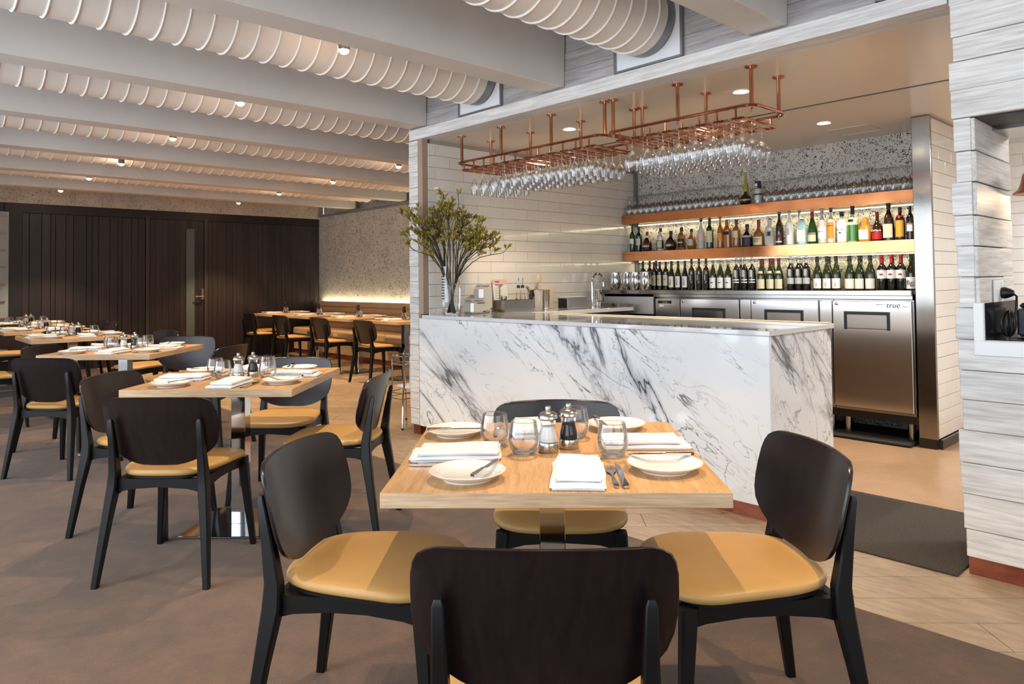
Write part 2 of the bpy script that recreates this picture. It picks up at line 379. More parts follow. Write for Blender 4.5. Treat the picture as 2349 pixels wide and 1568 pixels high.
# stone ledge of the hatch
lg = thing('hatch_ledge', 'black stone serving ledge with white edge trim in the timber hatch', 'ledge', (X0, .838, .94))
MB().box(.012, .56, -2.4, 0, 0, .03).build('shelf_slab', M['black_stone'], lg)
MB().box(.012, .56, -.014, 0, .03, .183).build('upstand', M['black_stone'], lg)
MB().bbox(-.012, .012, -2.4, .024, -.03, .028, .002).build('edge_trim', M['white_plastic'], lg)
MB().bbox(-.012, .012, -.012, .024, .028, .184, .002).build('edge_trim', M['white_plastic'], lg)

# bar ceiling
bc = structure('ceiling_bar', MB().box(X0 + .16, 6.9, -1.6, 4.72, ZH, ZH + .1), M['ceil_gloss'])
MB().box(4.77, 4.80, .3, 4.3, ZH - .002, ZH).build('slot_diffuser', M['black'], bc)
MB().box(4.782, 4.788, .3, 4.3, ZH - .004, ZH - .002).build('diffuser_blade', M['grey_metal'], bc)
hb = MB()
for a in (((5.70, 5.704, 2.1, 2.42)), ((6.0, 6.004, 2.1, 2.42)), ((5.70, 6.004, 2.1, 2.104)), ((5.70, 6.004, 2.416, 2.42))): hb.box(*a, ZH - .0025, ZH)
hb.build('hatch_outline', M['white_paint'], bc)
# dining ceiling: slab, deep concrete beams, spiral ducts
ce = structure('ceiling', MB().box(-2.6, 7.6, -3.2, 12.3, 3.0, 3.15), M['beam'])
for k in range(-2, 7):
    y = 1.643 + 1.515 * k; x1 = X0 + .02 if y < 4.75 else 6.42
    MB().prism([(y - .015, 2.99), (y, 2.5), (y + .006, 2.496), (y + .199, 2.496), (y + .205, 2.5), (y + .22, 2.99)], -2.4, x1, 'x').build('beam', M['beam'], ce)
ring = MB()
ring.tube([(0, .206 * math.cos(a), .206 * math.sin(a)) for a in [2 * PI * i / 40 for i in range(40)]], .0055, 5, True)
ring_me = None
dn = ['first', 'second', 'third', 'fourth', 'fifth', 'sixth', 'seventh']
for k in range(-1, 6):
    yc = 2.485 + 1.512 * k; x1 = X0 if yc < 4.8 else 6.3
    if k < 0: lab = 'spiral duct high at the upper right corner nearest the camera'
    else: lab = 'white ribbed spiral air duct, ' + dn[k] + ' of the row from the bar end'
    if k >= 0: pass
    dt = thing('air_duct', lab, 'air duct', (-2.3, yc, 2.735), 0, 'white spiral ducts between the ceiling beams')
    L = x1 + 2.3
    prof = [(.203, 0), (.203, L - .09), (.203, L - .088), (.197, L - .086), (.197, L)]
    MB().lathe([(.203, 0), (.203, L - .07)], 40, Matrix.Rotation(R(90), 4, 'Y'), False).build('tube', M['duct'], dt, True)
    MB().lathe([(.2, L - .07), (.2, L - .001)], 40, Matrix.Rotation(R(90), 4, 'Y'), False).build('collar', M['grey_metal'], dt, True)
    x = .06
    while x < L - .08:
        if ring_me is None: r_ = ring.build('seam_rib', M['duct_rib'], dt, True); ring_me = r_.data; r_.location.x = x
        else: put('seam_rib', ring_me, dt, (x, 0, 0))
        x += .1225
    if 6.9 < yc < 10.2: MB().box(6.65, 6.95, .108, .150, -.172, -.135).build('air_slot', M['black'], dt)
    if yc < 4.8:
        y0, y1 = yc - .226, yc + .23
        MB().box(X0 + .012, X0 + .03, y0, y1, 2.5, 2.97).build('duct_panel', M['white_panel'], wf)
        f = MB().box(X0 + .004, X0 + .03, y0 - .014, y0, 2.488, 2.97).box(X0 + .004, X0 + .03, y1, y1 + .018, 2.488, 2.97).box(X0 + .004, X0 + .03, y0, y1, 2.486, 2.499)
        f.build('panel_frame', M['grey_metal'], wf)
# far wall of dark timber with a door
YD = 12.05
wd = structure('wall_far', MB().box(-2.6, 6.5, YD + .03, YD + .2, 0, 2.4), M['dark_frame'])
MB().box(-2.6, 6.5, YD - .02, YD + .2, 2.40, 2.99).build('lintel_band', M['concrete_band'], wd)
MB().box(1.66, 6.42, YD - .01, YD + .03, 2.27, 2.40).build('head_rail', M['dark_frame'], wd)
x = 1.86
k = 0
while x < 6.41:
    wdt = (.085, .15, .11, .06, .13, .095, .17, .075)[k % 8]; x1 = min(x + wdt, 6.42)
    if x < 3.47 < x1: x1 = 3.47
    if 3.47 <= x < 4.36: x = 4.42; continue
    MB().bbox(x + .002, x1 - .002, YD + .002 + .006 * ((k * 3) % 3), YD + .03, 0, 2.268, .004).build('panel_board', M['dark_panel'], wd)
    x = x1; k += 1
for x in (3.47, 4.36): MB().box(x, x + .05, YD - .022, YD + .03, 0, 2.30).build('jamb', plain('door_jamb', '#3a302e', .5), wd)
d1 = structure('door_1', MB().box(3.525, 4.355, YD + .004, YD + .03, 0, 2.268), M['dark_frame'])
for k in range(9):
    x = 3.53 + k * .092
    if x > 4.05 and x < 4.14: continue
    MB().bbox(x, x + .088, YD - .003 + .005 * (k % 2), YD + .004, .01, 2.26, .003).build('panel_board', M['dark_panel'], d1)
MB().box(4.075, 4.205, YD - .012, YD - .006, .3, 2.13).build('vision_pane', plain('frosted_pane', '#59605f', .15), d1)
h = MB().box(4.31, 4.35, YD - .02, YD - .008, .98, 1.16).build('handle_plate', M['satin_steel'], d1)
MB().tube([(4.33, YD - .02, 1.03), (4.33, YD - .07, 1.03), (4.20, YD - .07, 1.03)], .011, 8).build('lever', M['satin_steel'], d1, True)
# lit wine cabinet window at the far left
wn = structure('window_1', MB().box(-.6, 1.70, YD - .03, YD, .2, 2.27), plain('frosted_glass', '#8d938f', .35))
for k in range(8): MB().box(-.6, 1.665, YD - .05, YD - .031, .55 + .235 * k, .562 + .235 * k).build('rail', M['copper_kick'], wn)
MB().box(1.70, 1.86, YD - .012, YD + .02, 0, 2.27).build('jamb', M['dark_frame'], wn)
# banquette wall
wb = structure('wall_banquette', MB().box(6.44, 6.62, 4.9, 12.1, 0, 2.43), M['terrazzo'])
MB().box(6.40, 6.62, 4.9, 12.1, 2.43, 2.47).build('top_rail', M['grey_metal'], wb)
MB().box(6.56, 6.62, 4.9, 12.1, 2.47, 3.0).build('upper_band', M['terrazzo'], wb)
# bar back wall, tiled side wall, pier
bb = structure('wall_bar_back', MB().box(6.27, 6.45, 1.68, 4.72, 0, ZH), M['terrazzo_bar'])
MB().box(6.21, 6.27, 4.685, 4.707, 1.15, ZH).build('corner_strip', M['grey_metal'], bb)
bl = structure('wall_bar_left', MB().box(3.52, 6.4, 4.711, 4.88, 0, ZH), M['tile_grout'])
TP, TL = .0962, .2985
tiles = {}
def tile(parent, ln, loc, face):
    key = (round(ln, 3), face)
    if key not in tiles:
        m = MB()
        if face == 'y': m.bbox(0, ln, -.007, 0, 0, TP - .0028, .0015)
        o = m.build('tile', M['tile'], parent); tiles[key] = o.data; o.location = loc
    else: put('tile', tiles[key], parent, loc)
zt0 = 1.982 - TP * 12
for j in range(18):
    z = zt0 + j * TP
    if z < .9 or z + TP > ZH + .02: continue
    st = 3.861 - TL * 3 + (TL / 2 if j % 2 == 0 else 0)
    xa = st
    while xa < 6.26:
        a, b = max(xa, 3.486), min(xa + TL - .0028, 6.268)
        if b - a > .02: tile(bl, b - a, (a, 4.711, z), 'y')
        xa += TL
pr_ = structure('wall_pier', MB().box(5.73, 7.0, 1.684, 1.80, .07, ZH), M['tile_grout'])
MB().bbox(5.70, 5.73, 1.676, 1.80, .067, ZH - .003, .003).build('steel_cladding', M['steel'], pr_)
MB().box(5.735, 7.0, 1.655, 1.684, .0, .067).build('cove_skirting', M['black_stone'], pr_)
MB().box(5.70, 5.735, 1.684, 1.80, .0, .067).build('cove_skirting', M['black_stone'], pr_)
for j in range(25):
    z = .072 + j * TP
    if z + TP > ZH + .03: continue
    xa = 5.733 - (TL / 2 if j % 2 else 0)
    while xa < 6.9:
        a = max(xa, 5.733); b = xa + TL - .0028
        tile(pr_, b - a, (a, 1.684, min(z, ZH - TP)), 'y'); xa += TL
# kitchen behind hatch and passage
kw = structure('wall_kitchen', MB().box(7.0, 7.1, -1.6, 1.7, 0, ZH), M['white_paint'])
for j in range(22):
    for k in range(11):
        put('tile', tiles.setdefault('kx', MB().bbox(-.007, 0, 0, TL - .003, 0, TP - .0028, .0015).build('tile', M['tile'], kw).data), kw, (7.0, -1.6 + k * TL + (.15 if j % 2 else 0), .2 + j * TP)) if (j + k) else None
structure('wall_passage', MB().box(3.95, 7.0, -1.7, -1.6, 0, ZH), M['white_paint'])
area('kitchen_light', (5.4, -.2, 2.36), (5.4, -.2, 0), 1.2, .5, 60, (1, .97, .92))
ks = thing('kitchen_shelf', 'steel wall shelf seen through the serving hatch', 'shelf', (6.6, .3, 1.3))
MB().box(0, .4, -.9, .45, 0, .03).build('board', M['steel'], ks); MB().box(.05, .4, -.9, .45, -.16, -.13).build('board', M['steel'], ks)
for yy in (-.6, .4): MB().box(.36, .4, yy, yy + .03, -.2, .02).build('bracket', M['steel'], ks)

# ------------------------------------------------------------------ ceiling lamps
def lamp_spot(x, y, lab, col=(1, .74, .48), pw=120, drop=2.5, tgt=None):
    o = thing('ceiling_spotlight', lab, 'spotlight', (x, y, drop))
    MB().lathe([(.0, .07), (.02, .07), (.031, .058), (.032, .006), (.029, .006), (0, .012)], 20).build('housing', M['satin_steel'], o, True)
    MB().lathe([(0, -.016), (.014, -.0135), (.024, -.006), (.0285, .005)], 16, None, False).build('lens', M['lamp_warm'], o, True)
    MB().tube([(0, 0, .065), (0, 0, 2.995 - drop)], .007, 6).build('stem', M['duct'], o)
    spot('downlight_beam', (x, y, drop - .02), tgt or (x, y, 0), pw, col, 84, .4, .014)
    l = bpy.data.lights.new('lamp_spill', 'POINT'); l.energy = 1.6; l.color = (1, .68, .45); l.shadow_soft_size = .03
    q_ = bpy.data.objects.new('lamp_spill', l); COL.objects.link(q_); q_.location = (x, y + .05, drop + .02)
SP = [(1.997, 3.455, 'first'), (2.04, 4.95, 'second'), (2.10, 6.54, 'third'), (2.14, 8.26, 'fourth'), (2.144, 9.62, 'fifth'), (2.14, 11.1, 'sixth')]
for i, (x, y, nme) in enumerate(SP): lamp_spot(x, y, 'warm spotlight, %s of the long row running away over the dining tables' % nme, pw=150 if i < 3 else 200)
for x, y, nme in ((4.48, 6.59, 'nearest'), (4.53, 8.12, 'second'), (4.54, 9.67, 'third'), (4.57, 11.16, 'furthest')): lamp_spot(x, y, 'warm spotlight, %s of the row over the banquette chairs' % nme, (1, .66, .36), 230)
for x, y, nme in ((2.0, 1.93, 'over the front table'), (2.0, .42, 'over the bar end of the walkway'), (-.35, 3.455, 'over the carpet at the left'), (-.35, 6.54, 'over the carpet further left'), (-.35, 1.93, 'over the carpet beside the camera')):
    lamp_spot(x, y, 'warm spotlight out of view ' + nme)
def downlight(x, y, lab, pw=100, col=(1, .78, .52)):
    o = thing('recessed_downlight', lab, 'downlight', (x, y, ZH))
    MB().lathe([(.055, -.001), (.062, -.004), (.048, -.004), (.045, -.001)], 28, None, False).build('trim_ring', M['white_paint'], o, True)
    MB().lathe([(0, -.002), (.046, -.002)], 24, None, False).build('lens', M['lamp_warm'], o)
    spot('downlight_beam', (x, y, ZH - .012), (x, y, 0), pw, col, 120, .6, .04)
downlight(4.9, .1, 'added unseen fill downlight over the passage behind the plank column', 90, (1, .92, .8))  # added out of view as fill for the bar ceiling and passage floor
downlight(4.082, 2.25, 'recessed downlight above the right glass rack')
downlight(4.085, 3.694, 'recessed downlight above the left glass rack')
downlight(5.40, 2.304, 'recessed downlight in the ceiling near the back shelves', 150, (1, .88, .7))
# ------------------------------------------------------------------ dining chairs
def post(mb, pts, ws, ch=.28, up=(1, 0, 0)):
    vs = []; n = len(pts)
    for (p, (a, b)) in zip(pts, ws):
        a /= 2; b /= 2; c = min(a, b) * ch
        for u, v in ((a - c, -b), (a, -b + c), (a, b - c), (a - c, b), (-a + c, b), (-a, b - c), (-a, -b + c), (-a + c, -b)): vs.append((p[0] + u, p[1] + v, p[2]))
    fs = [list(range(8))[::-1], [8 * (n - 1) + i for i in range(8)]]
    for j in range(n - 1):
        for i in range(8): k = (i + 1) % 8; fs.append((8 * j + i, 8 * j + k, 8 * j + 8 + k, 8 * j + 8 + i))
    return mb.add(vs, fs)
WT = [(0, .045), (.01, .078), (.03, .108), (.06, .136), (.1, .161), (.15, .187), (.2, .206), (.28, .227), (.38, .239), (.5, .2445), (.64, .2455), (.78, .2435), (.87, .238), (.93, .228), (.965, .213), (.988, .194), (1, .17)]
def backrest_mesh():
    mb = MB(); Z0, H, TH = .478, .292, .012; NC = 13
    def pt(s, t, w, dy):
        x = s * w; tilt = -.188 - .072 * t
        return (x, tilt + .047 * (x / .243) ** 2 + dy, Z0 + H * t + .004 * (1 - s * s) * (1 if t > .9 else 0))
    rows = len(WT)
    for side, dy, ins in ((0, TH / 2, .003), (1, -TH / 2, .003)):
        for t, w in WT:
            tt = min(max(t, .008), .992) if ins else t
            for c in range(NC): mb.v.append(pt(-1 + 2 * c / (NC - 1), tt, w - ins, dy))
    base2 = rows * NC
    for j in range(rows - 1):
        for c in range(NC - 1):
            a = j * NC + c; mb.f.append([a, a + 1, a + NC + 1, a + NC]); b = base2 + a; mb.f.append([b, b + NC, b + NC + 1, b + 1])
    loop = [c for c in range(NC)] + [j * NC + NC - 1 for j in range(1, rows)] + [(rows - 1) * NC + c for c in range(NC - 2, -1, -1)] + [j * NC for j in range(rows - 2, 0, -1)]
    mid = len(mb.v)
    for i in loop:
        j, c = divmod(i, NC); mb.v.append(pt(-1 + 2 * c / (NC - 1), WT[j][0], WT[j][1], 0))
    n = len(loop)
    for k in range(n):
        m = (k + 1) % n
        mb.f.append([loop[k], loop[m], mid + m, mid + k]); mb.f.append([base2 + loop[m], base2 + loop[k], mid + k, mid + m])
    mb.mi = [0] * len(mb.f); return mb
def seat_outline(sc, n=44):
    out = []
    for i in range(n):
        a = 2 * PI * i / n; c, s_ = math.cos(a), math.sin(a)
        x = .232 * math.copysign(abs(c) ** .56, c); y = .232 * math.copysign(abs(s_) ** .60, s_)
        x *= 1 - .60 * max(0, (.12 - y)) ; out.append((x * sc, y * sc + .012))
    return out
def layer_mesh(layers, n=44, dish=None):
    mb = MB(); 
    for sc, z in layers:
        for x, y in seat_outline(sc, n): mb.v.append((x, y, z + (.010 * max(0, y - .08) / .15 * -1 if dish else 0)))
    L = len(layers)
    for j in range(L - 1):
        for i in range(n): k = (i + 1) % n; mb.f.append([j * n + i, j * n + k, (j + 1) * n + k, (j + 1) * n + i])
    mb.f.append(list(range(n))[::-1]); mb.f.append([(L - 1) * n + i for i in range(n)]); mb.mi = [0] * len(mb.f); return mb
def make_chair(label):
    t = thing('dining_chair', label, 'chair')
    backrest_mesh().build('backrest', M['espresso'], t, True, ang=50)
    layer_mesh([(.965, .438), (.992, .442), (1.0, .449), (.996, .456), (.982, .461), (.955, .4645), (.85, .4675), (.55, .468), (.2, .4665)], dish=True).build('seat_cushion', M['leather'], t, True, ang=70)
    layer_mesh([(.93, .424), (.965, .428), (.965, .437)]).build('seat_pan', M['black_wood'], t, True)
    ap = MB()
    for sx in (-1, 1):
        pts = [(-.20, .425), (.20, .425), (.20, .365), (.15, .378), (.05, .388), (-.05, .388), (-.15, .378), (-.20, .365)]
        ap.prism(pts, sx * .178 - .011, sx * .178 + .011, 'x')
    for yy in (-.192, .195):
        ap.prism([(-.18, .425), (.18, .425), (.18, .368), (.12, .383), (0, .39), (-.12, .383), (-.18, .368)], yy - .011, yy + .011, 'y')
    ap.build('apron', M['black_wood'], t)
    for sx in (-1, 1):
        m = MB(); post(m, [(sx * .232, -.268, 0), (sx * .208, -.228, .25), (sx * .192, -.204, .395), (sx * .188, -.203, .455), (sx * .187, -.222, .58), (sx * .187, -.2385, .668), (sx * .187, -.2395, .68)],
                       [(.025, .027), (.034, .038), (.040, .050), (.036, .044), (.028, .030), (.022, .020), (.013, .011)])
        m.build('rear_leg', M['black_wood'], t, True, ang=40)
        m = MB(); post(m, [(sx * .225, .232, 0), (sx * .205, .212, .22), (sx * .190, .196, .424)], [(.024, .024), (.032, .032), (.042, .042)])
        m.build('front_leg', M['black_wood'], t, True, ang=40)
    return t
CH = [
 (1.074, 1.062, 45, 'dark chair nearest the camera, its back turned to us, at the front table', 'f'),
 (1.108, 1.765, -53, 'chair on the left of the front table, its seat half shaded by the tabletop', 'f'),
 (1.815, 1.05, 142, 'chair on the right of the front table, in front of the marble bar end', 'f'),
 (1.85, 1.745, -135, 'chair between the front table and the marble bar front', 'f'),
 (1.124, 3.362, 45, 'dark chair with its back to us at the near side of the second table', 's'),
 (1.18, 4.03, -50, 'chair facing right at the left side of the second table', 's'),
 (1.877, 3.335, 133, 'chair at the right side of the second table, its back towards the marble bar', 's'),
 (1.91, 4.036, -135, 'chair at the far side of the second table, backrest shining blue grey', 's'),
 (1.131, 5.62, 40, 'dark chair with its back to us at the near side of the third table', 't'),
 (1.30, 6.43, -45, 'chair facing right at the left side of the third table', 't'),
 (2.03, 5.58, 128, 'brown chair at the right side of the third table', 't'),
 (2.122, 6.445, -128, 'chair pulled out from the far side of the third table, backrest shining blue grey', 't'),
 (2.19, 7.62, -168, 'chair with small grey sheen behind the third table, turned to the fourth', 'd'),
 (.98, 7.75, 0, 'chair at the left side of the fourth table, cut by the picture edge', 'd'),
 (1.75, 8.97, 90, 'chair between the fourth and fifth table, back towards us', 'd'),
 (1.5, 10.19, -90, 'chair facing us from the far side of the fifth table', 'd'),
 (2.27, 10.0, 180, 'nearer of the two dark chairs before the dark timber wall at the left', 'd'),
 (2.32, 10.62, 180, 'further of the two dark chairs before the dark timber wall at the left', 'd'),
 (4.885, 7.66, 0, 'banquette chair nearest the grey plank post, first of the row', 'b'),
 (4.88, 8.77, 1, 'second chair from the post in the row along the banquette tables', 'b'),
 (4.865, 9.90, 1, 'third chair from the post in the row along the banquette tables', 'b'),
 (4.89, 11.02, 1, 'last chair of the banquette row, in front of the dark timber wall', 'b'),
 (5.28, 11.63, -90, 'chair at the head of the furthest banquette table, facing us against the dark wall', 'b'),
]
GR = dict(f='chairs around the front table', s='chairs around the second table', t='chairs around the third table', d='chairs around the distant tables at the left', b='chairs along the banquette tables')
chair0 = make_chair(CH[0][3]); 
for i, (x, y, a, lab, g) in enumerate(CH):
    if i == 0: c = chair0; c.location = (x, y, .002); c.rotation_euler.z = R(a - 90); c['group'] = GR[g]
    else: dup(chair0, (x, y, .002 if x < 2.7 else 0), R(a - 90), lab, GR[g])

# ------------------------------------------------------------------ tables
def make_table(label, group, side=.81, base=.44, ty=.75):
    t = thing('dining_table', label, 'table', group=group); h = side / 2
    m = MB().bbox(-h, h, -h, h, ty - .0365, ty, .0015)
    o = m.build('tabletop', [M['oak'], M['oak_edge']], t)
    for p in o.data.polygons: p.material_index = 0 if p.normal.z > .5 else 1
    MB().bbox(-.036, .036, -.036, .036, .014, ty - .046, .002).build('column', M['chrome'], t)
    MB().bbox(-.16, .16, -.16, .16, ty - .046, ty - .037, .002).build('top_plate', M['black'], t)
    b = base / 2
    MB().bbox(-b, b, -b, b, .004, .014, .002).build('base_plate', M['chrome'], t)
    MB().box(-b + .02, b - .02, -b + .02, b - .02, 0, .004).build('glide', M['black_rubber'], t)
    return t
TB = [(1.488, 1.4325, 45, 'square oak table in front, set for four before the marble bar', 'front table'),
      (1.518, 3.681, 45, 'second square oak table from the front, left of the marble bar', 'second table'),
      (1.575, 5.95, 45, 'third square oak table, behind the second and turned the same way', 'third table'),
      (1.65, 8.0, 90, 'fourth table, nearest of the tables standing square to the dark wall at the left', 'fourth table'),
      (1.66, 9.53, 90, 'fifth table, behind the fourth at the left edge', 'fifth table'),
      (1.75, 11.0, 90, 'furthest table at the left, just before the dark timber wall', 'sixth table')]
BT = [(5.27, 7.63, 'banquette table partly hidden by the grey plank post'), (5.27, 8.75, 'second banquette table from the plank post'), (5.27, 9.88, 'third banquette table from the plank post'), (5.27, 10.99, 'furthest banquette table near the dark timber wall')]
g1, g2 = 'square oak dining tables on the carpet', 'oak tables along the banquette'
tb0 = make_table(TB[0][3], g1)
for i, (x, y, a, lab, nm) in enumerate(TB):
    if i == 0: tb0.location = (x, y, .002); tb0.rotation_euler.z = R(a - 90)
    else: dup(tb0, (x, y, .002), R(a - 90), lab, g1)
tbb = make_table(BT[0][2], g2, .74, .32)
for i, (x, y, lab) in enumerate(BT):
    if i == 0: tbb.location = (x, y, 0); tbb.rotation_euler.z = R(-90)
    else: dup(tbb, (x, y, 0), R(-90), lab, g2)

# ------------------------------------------------------------------ things on the tables
def make_plate():
    o = MB().lathe([(0, .004), (.055, .004), (.057, .0), (.062, 0), (.064, .004), (.080, .012), (.0935, .0205), (.095, .0222), (.0935, .0228), (.08, .0165), (.066, .0095), (.058, .0075), (0, .0075)], 40).build('side_plate', M['white_ceramic'], None, True); return o
def make_tumbler(h=.092):
    t = bpy.data.objects.new('tumbler', None); COL.objects.link(t)
    MB().lathe([(0, .001), (.024, 0), (.031, .004), (.040, .02), (.0435, .038), (.0425, .055), (.039, .075), (.036, h), (.0345, h), (.0372, .075), (.0405, .055), (.0415, .038), (.038, .022), (.030, .014), (0, .012)], 32).build('bowl', M['glass'], t, True, ang=60)
    MB().lathe([(.0342, h - .0004), (.0352, h + .0012), (.0362, h - .0004)], 32, None, False).build('rim', M['glass_rim'], t, True)
    MB().lathe([(0, .0016), (.027, .0012), (.034, .010), (.030, .0135), (0, .0118)], 32).build('heavy_base', M['glass_base'], t, True); return t
M['glass_rim'] = thin_glass('glass_rim', (.85, .85, .86, 1), .5)
M['glass_base'] = thin_glass('glass_base', (.95, .95, .955, 1), .4, mx_=.6)
def make_mill(fill, body):
    t = bpy.data.objects.new('salt_mill' if body == 'salt' else 'pepper_mill', None); COL.objects.link(t)
    MB().lathe([(0, 0), (.0275, 0), (.0285, .002), (.0285, .026), (.0275, .028), (0, .028)], 28).build('base_ring', M['satin_steel'], t, True)
    MB().lathe([(.0265, .0285), (.0275, .034), (.0262, .044), (.021, .066), (.0205, .075), (.0225, .084), (.0225, .090), (.0, .0905)], 28).build('body', M['glass'], t, True)
    MB().lathe([(0, .029), (.0245, .029), (.0252, .036), (.024, .045), (.019, .066), (.0165, .072), (0, .074)], 24).build('filling', fill, t, True)
    MB().lathe([(0, .091), (.026, .091), (.0285, .095), (.0275, .103), (.0205, .111), (.011, .1135), (0, .1135)], 28).build('head', M['satin_steel'], t, True)
    MB().lathe([(0, .1135), (.0075, .1135), (.0082, .115), (.0082, .126), (.0065, .1285), (0, .1285)], 18).build('knob', M['satin_steel'], t, True)
    return t
def make_fork():
    m = MB(); z = .0018
    m.prism([(-.0045, 0), (.0045, 0), (.0062, .012), (.0058, .03), (.0034, .075), (.0022, .105), (-.0022, .105), (-.0034, .075), (-.0058, .03), (-.0062, .012)], z, z + .0032)
    m.prism([(-.0024, .104), (.0024, .104), (.0045, .118), (.0115, .13), (.0122, .146), (-.0122, .146), (-.0115, .13), (-.0045, .118)], z + .0005, z + .003)
    for k in range(4): x = -.0105 + .007 * k; m.prism([(x - .0017, .1455), (x + .0017, .1455), (x + .0010, .192), (x - .0010, .192)], z + .0005, z + .003)
    return m.build('fork', M['chrome'], None, False)
def make_knife(L=.21, name='table_knife'):
    m = MB(); z = .0015; s_ = L / .21
    m.prism([(-.005, 0), (.005, 0), (.0075, .010), (.0072, .03), (.005, .07), (.0045, .09), (-.0045, .09), (-.005, .07), (-.0072, .03), (-.0075, .010)], z, z + .006)
    m.prism([(-.0035, .09), (.0045, .09), (.0082, .102), (.0088, .15), (.0080, .185), (.0035, .203), (-.001, .21), (-.0045, .20), (-.0045, .105)], z + .002, z + .0038)
    m.v = [(x, y * s_, zz_) for x, y, zz_ in m.v]
    return m.build(name, M['chrome'], None, False)
def make_napkin():
    """linen folded lengthwise in two thick uneven layers"""
    t = bpy.data.objects.new('napkin', None); COL.objects.link(t)
    def sheet(x0, x1, y0, y1, z0, z1, ov, seed):
        r = random.Random(seed); m = MB(); nx, ny = 10, 12; L = []
        prof = [(0, 0, z0), (-ov, 0, z0 + (z1 - z0) * .25), (-ov * 1.15, 0, (z0 + z1) / 2), (-ov, 0, z0 + (z1 - z0) * .8)]
        bm = bmesh.new(); bmesh.ops.create_cube(bm, size=1)
        for v in bm.verts: v.co = Vector((v.co.x * (x1 - x0), v.co.y * (y1 - y0), v.co.z * (z1 - z0)))
        bmesh.ops.bevel(bm, geom=bm.edges[:], offset=(z1 - z0) * .42, segments=2, affect='EDGES')
        bmesh.ops.subdivide_edges(bm, edges=[e for e in bm.edges if e.calc_length() > .06], cuts=6, use_grid_fill=True)
        for v in bm.verts:
            X, Y, z = v.co.x + (x0 + x1) / 2, v.co.y + (y0 + y1) / 2, v.co.z
            wv = .0013 * math.sin(46 * X + seed) + .0013 * math.sin(29 * Y + 2 * seed)
            v.co = (X + .0018 * math.sin(30 * Y + seed), Y + .0015 * math.sin(36 * X + seed), (z0 + z1) / 2 + z + (wv if z > 0 else 0))
        bm.verts.index_update(); m.add([v.co[:] for v in bm.verts], [[v.index for v in f.verts] for f in bm.faces]); bm.free(); return m
    sheet(-.066, .066, -.125, .125, .0005, .0135, .004, 1).build('lower_fold', M['linen'], t, True, ang=60)
    sheet(-.055, .057, -.10, .122, .0150, .0265, .004, 3).build('upper_fold', M['linen'], t, True, ang=60)
    return t
protos = dict(plate=make_plate(), glass=make_tumbler(), salt=make_mill(plain('white_salt', '#f1efe9', .9), 'salt'), pepper=make_mill(plain('black_pepper', '#1c1613', .9), 'pepper'), fork=make_fork(), knife=make_knife(), bknife=make_knife(.172, 'butter_knife'), napkin=make_napkin())
used = set()
def place(kind, loc, rz, label, cat, group, rx=0):
    p = protos[kind]
    if kind not in used: used.add(kind); o = p; o.location = loc; o.rotation_euler.z = rz
    else: o = dup(p, loc, rz)
    if rx: o.rotation_euler.x = rx
    tag(o, label, cat, group); return o
SIDES = ['near', 'right', 'far', 'left']
for ti, (tx, ty_, ta, lab, nm) in enumerate(TB):
    r2 = random.Random(40 + ti)
    for si in range(4):
        a = R(ta - 90) + si * PI / 2; ca, sa = math.cos(a), math.sin(a)
        def W(x, y, z): return (tx + ca * x - sa * y, ty_ + sa * x + ca * y, .752 + z)
        jx, jy, ja = r2.uniform(-.012, .012), r2.uniform(-.012, .012), r2.uniform(-.06, .06)
        at = '%s side of the %s' % (SIDES[si], nm)
        px, py = -.212 + jx * .6, -.290 + jy * .5
        place('plate', W(px, py, .0004), a, 'white side plate at the ' + at, 'plate', 'side plates on the ' + nm)
        kx = (.045, .055, .05, .04)[si]
        kdir = a + (-.25, .02, .1, .0)[si] + ja
        kz = .0236
        dx, dy = -math.sin(kdir - a), math.cos(kdir - a)
        place('bknife', W(px + kx - dx * .086, py - dy * .086, kz), kdir, 'butter knife resting across the side plate at the ' + at, 'knife', 'butter knives on the ' + nm)
        place('napkin', W(.062 + jx * .6, -.270 - jy * .4, .0004), a + ja, 'folded white linen napkin at the ' + at, 'napkin', 'napkins on the ' + nm)
        place('fork', W(.146 + jx * .3, -.374, .0002), a + .03 + ja * .5, 'steel fork beside the napkin at the ' + at, 'fork', 'forks on the ' + nm)
        place('knife', W(.167 + jx * .3, -.378, .0002), a - .01 - ja * .3, 'steel table knife beside the napkin at the ' + at, 'knife', 'table knives on the ' + nm)
        gx, gy = ((.168, -.072), (.165, -.078), (.165, -.07), (.042, -.077))[si]
        
        place('glass', W(gx, gy, .0004), a, 'clear round tumbler for the place at the ' + at, 'glass', 'tumblers on the ' + nm)
    a = R(ta - 90); ca, sa = math.cos(a), math.sin(a)
    place('salt', (tx + ca * (-.008) - sa * (-.012), ty_ + sa * (-.008) + ca * (-.012), .7524), a, 'steel topped salt mill in the middle of the ' + nm, 'salt mill', None)
    place('pepper', (tx + ca * .052 - sa * .03, ty_ + sa * .052 + ca * .03, .7524), a, 'steel topped pepper mill in the middle of the ' + nm, 'pepper mill', None)
def make_dark_mill():
    t = bpy.data.objects.new('pepper_mill', None); COL.objects.link(t)
    MB().lathe([(0, 0), (.027, 0), (.028, .004), (.028, .05), (.022, .07), (.018, .085), (.0, .086)], 20).build('body', M['glass'], t, True)
    MB().lathe([(0, .002), (.024, .002), (.024, .045), (0, .05)], 20).build('filling', plain('peppercorns', '#2a1d15', .8), t, True)
    MB().lathe([(0, .087), (.019, .087), (.026, .1), (.026, .115), (.017, .13), (.014, .137), (.021, .147), (.021, .16), (.012, .17), (0, .171)], 20).build('head', plain('dark_mill_wood', '#1f100c', .25), t, True)
    return t
protos['dmill'] = make_dark_mill()
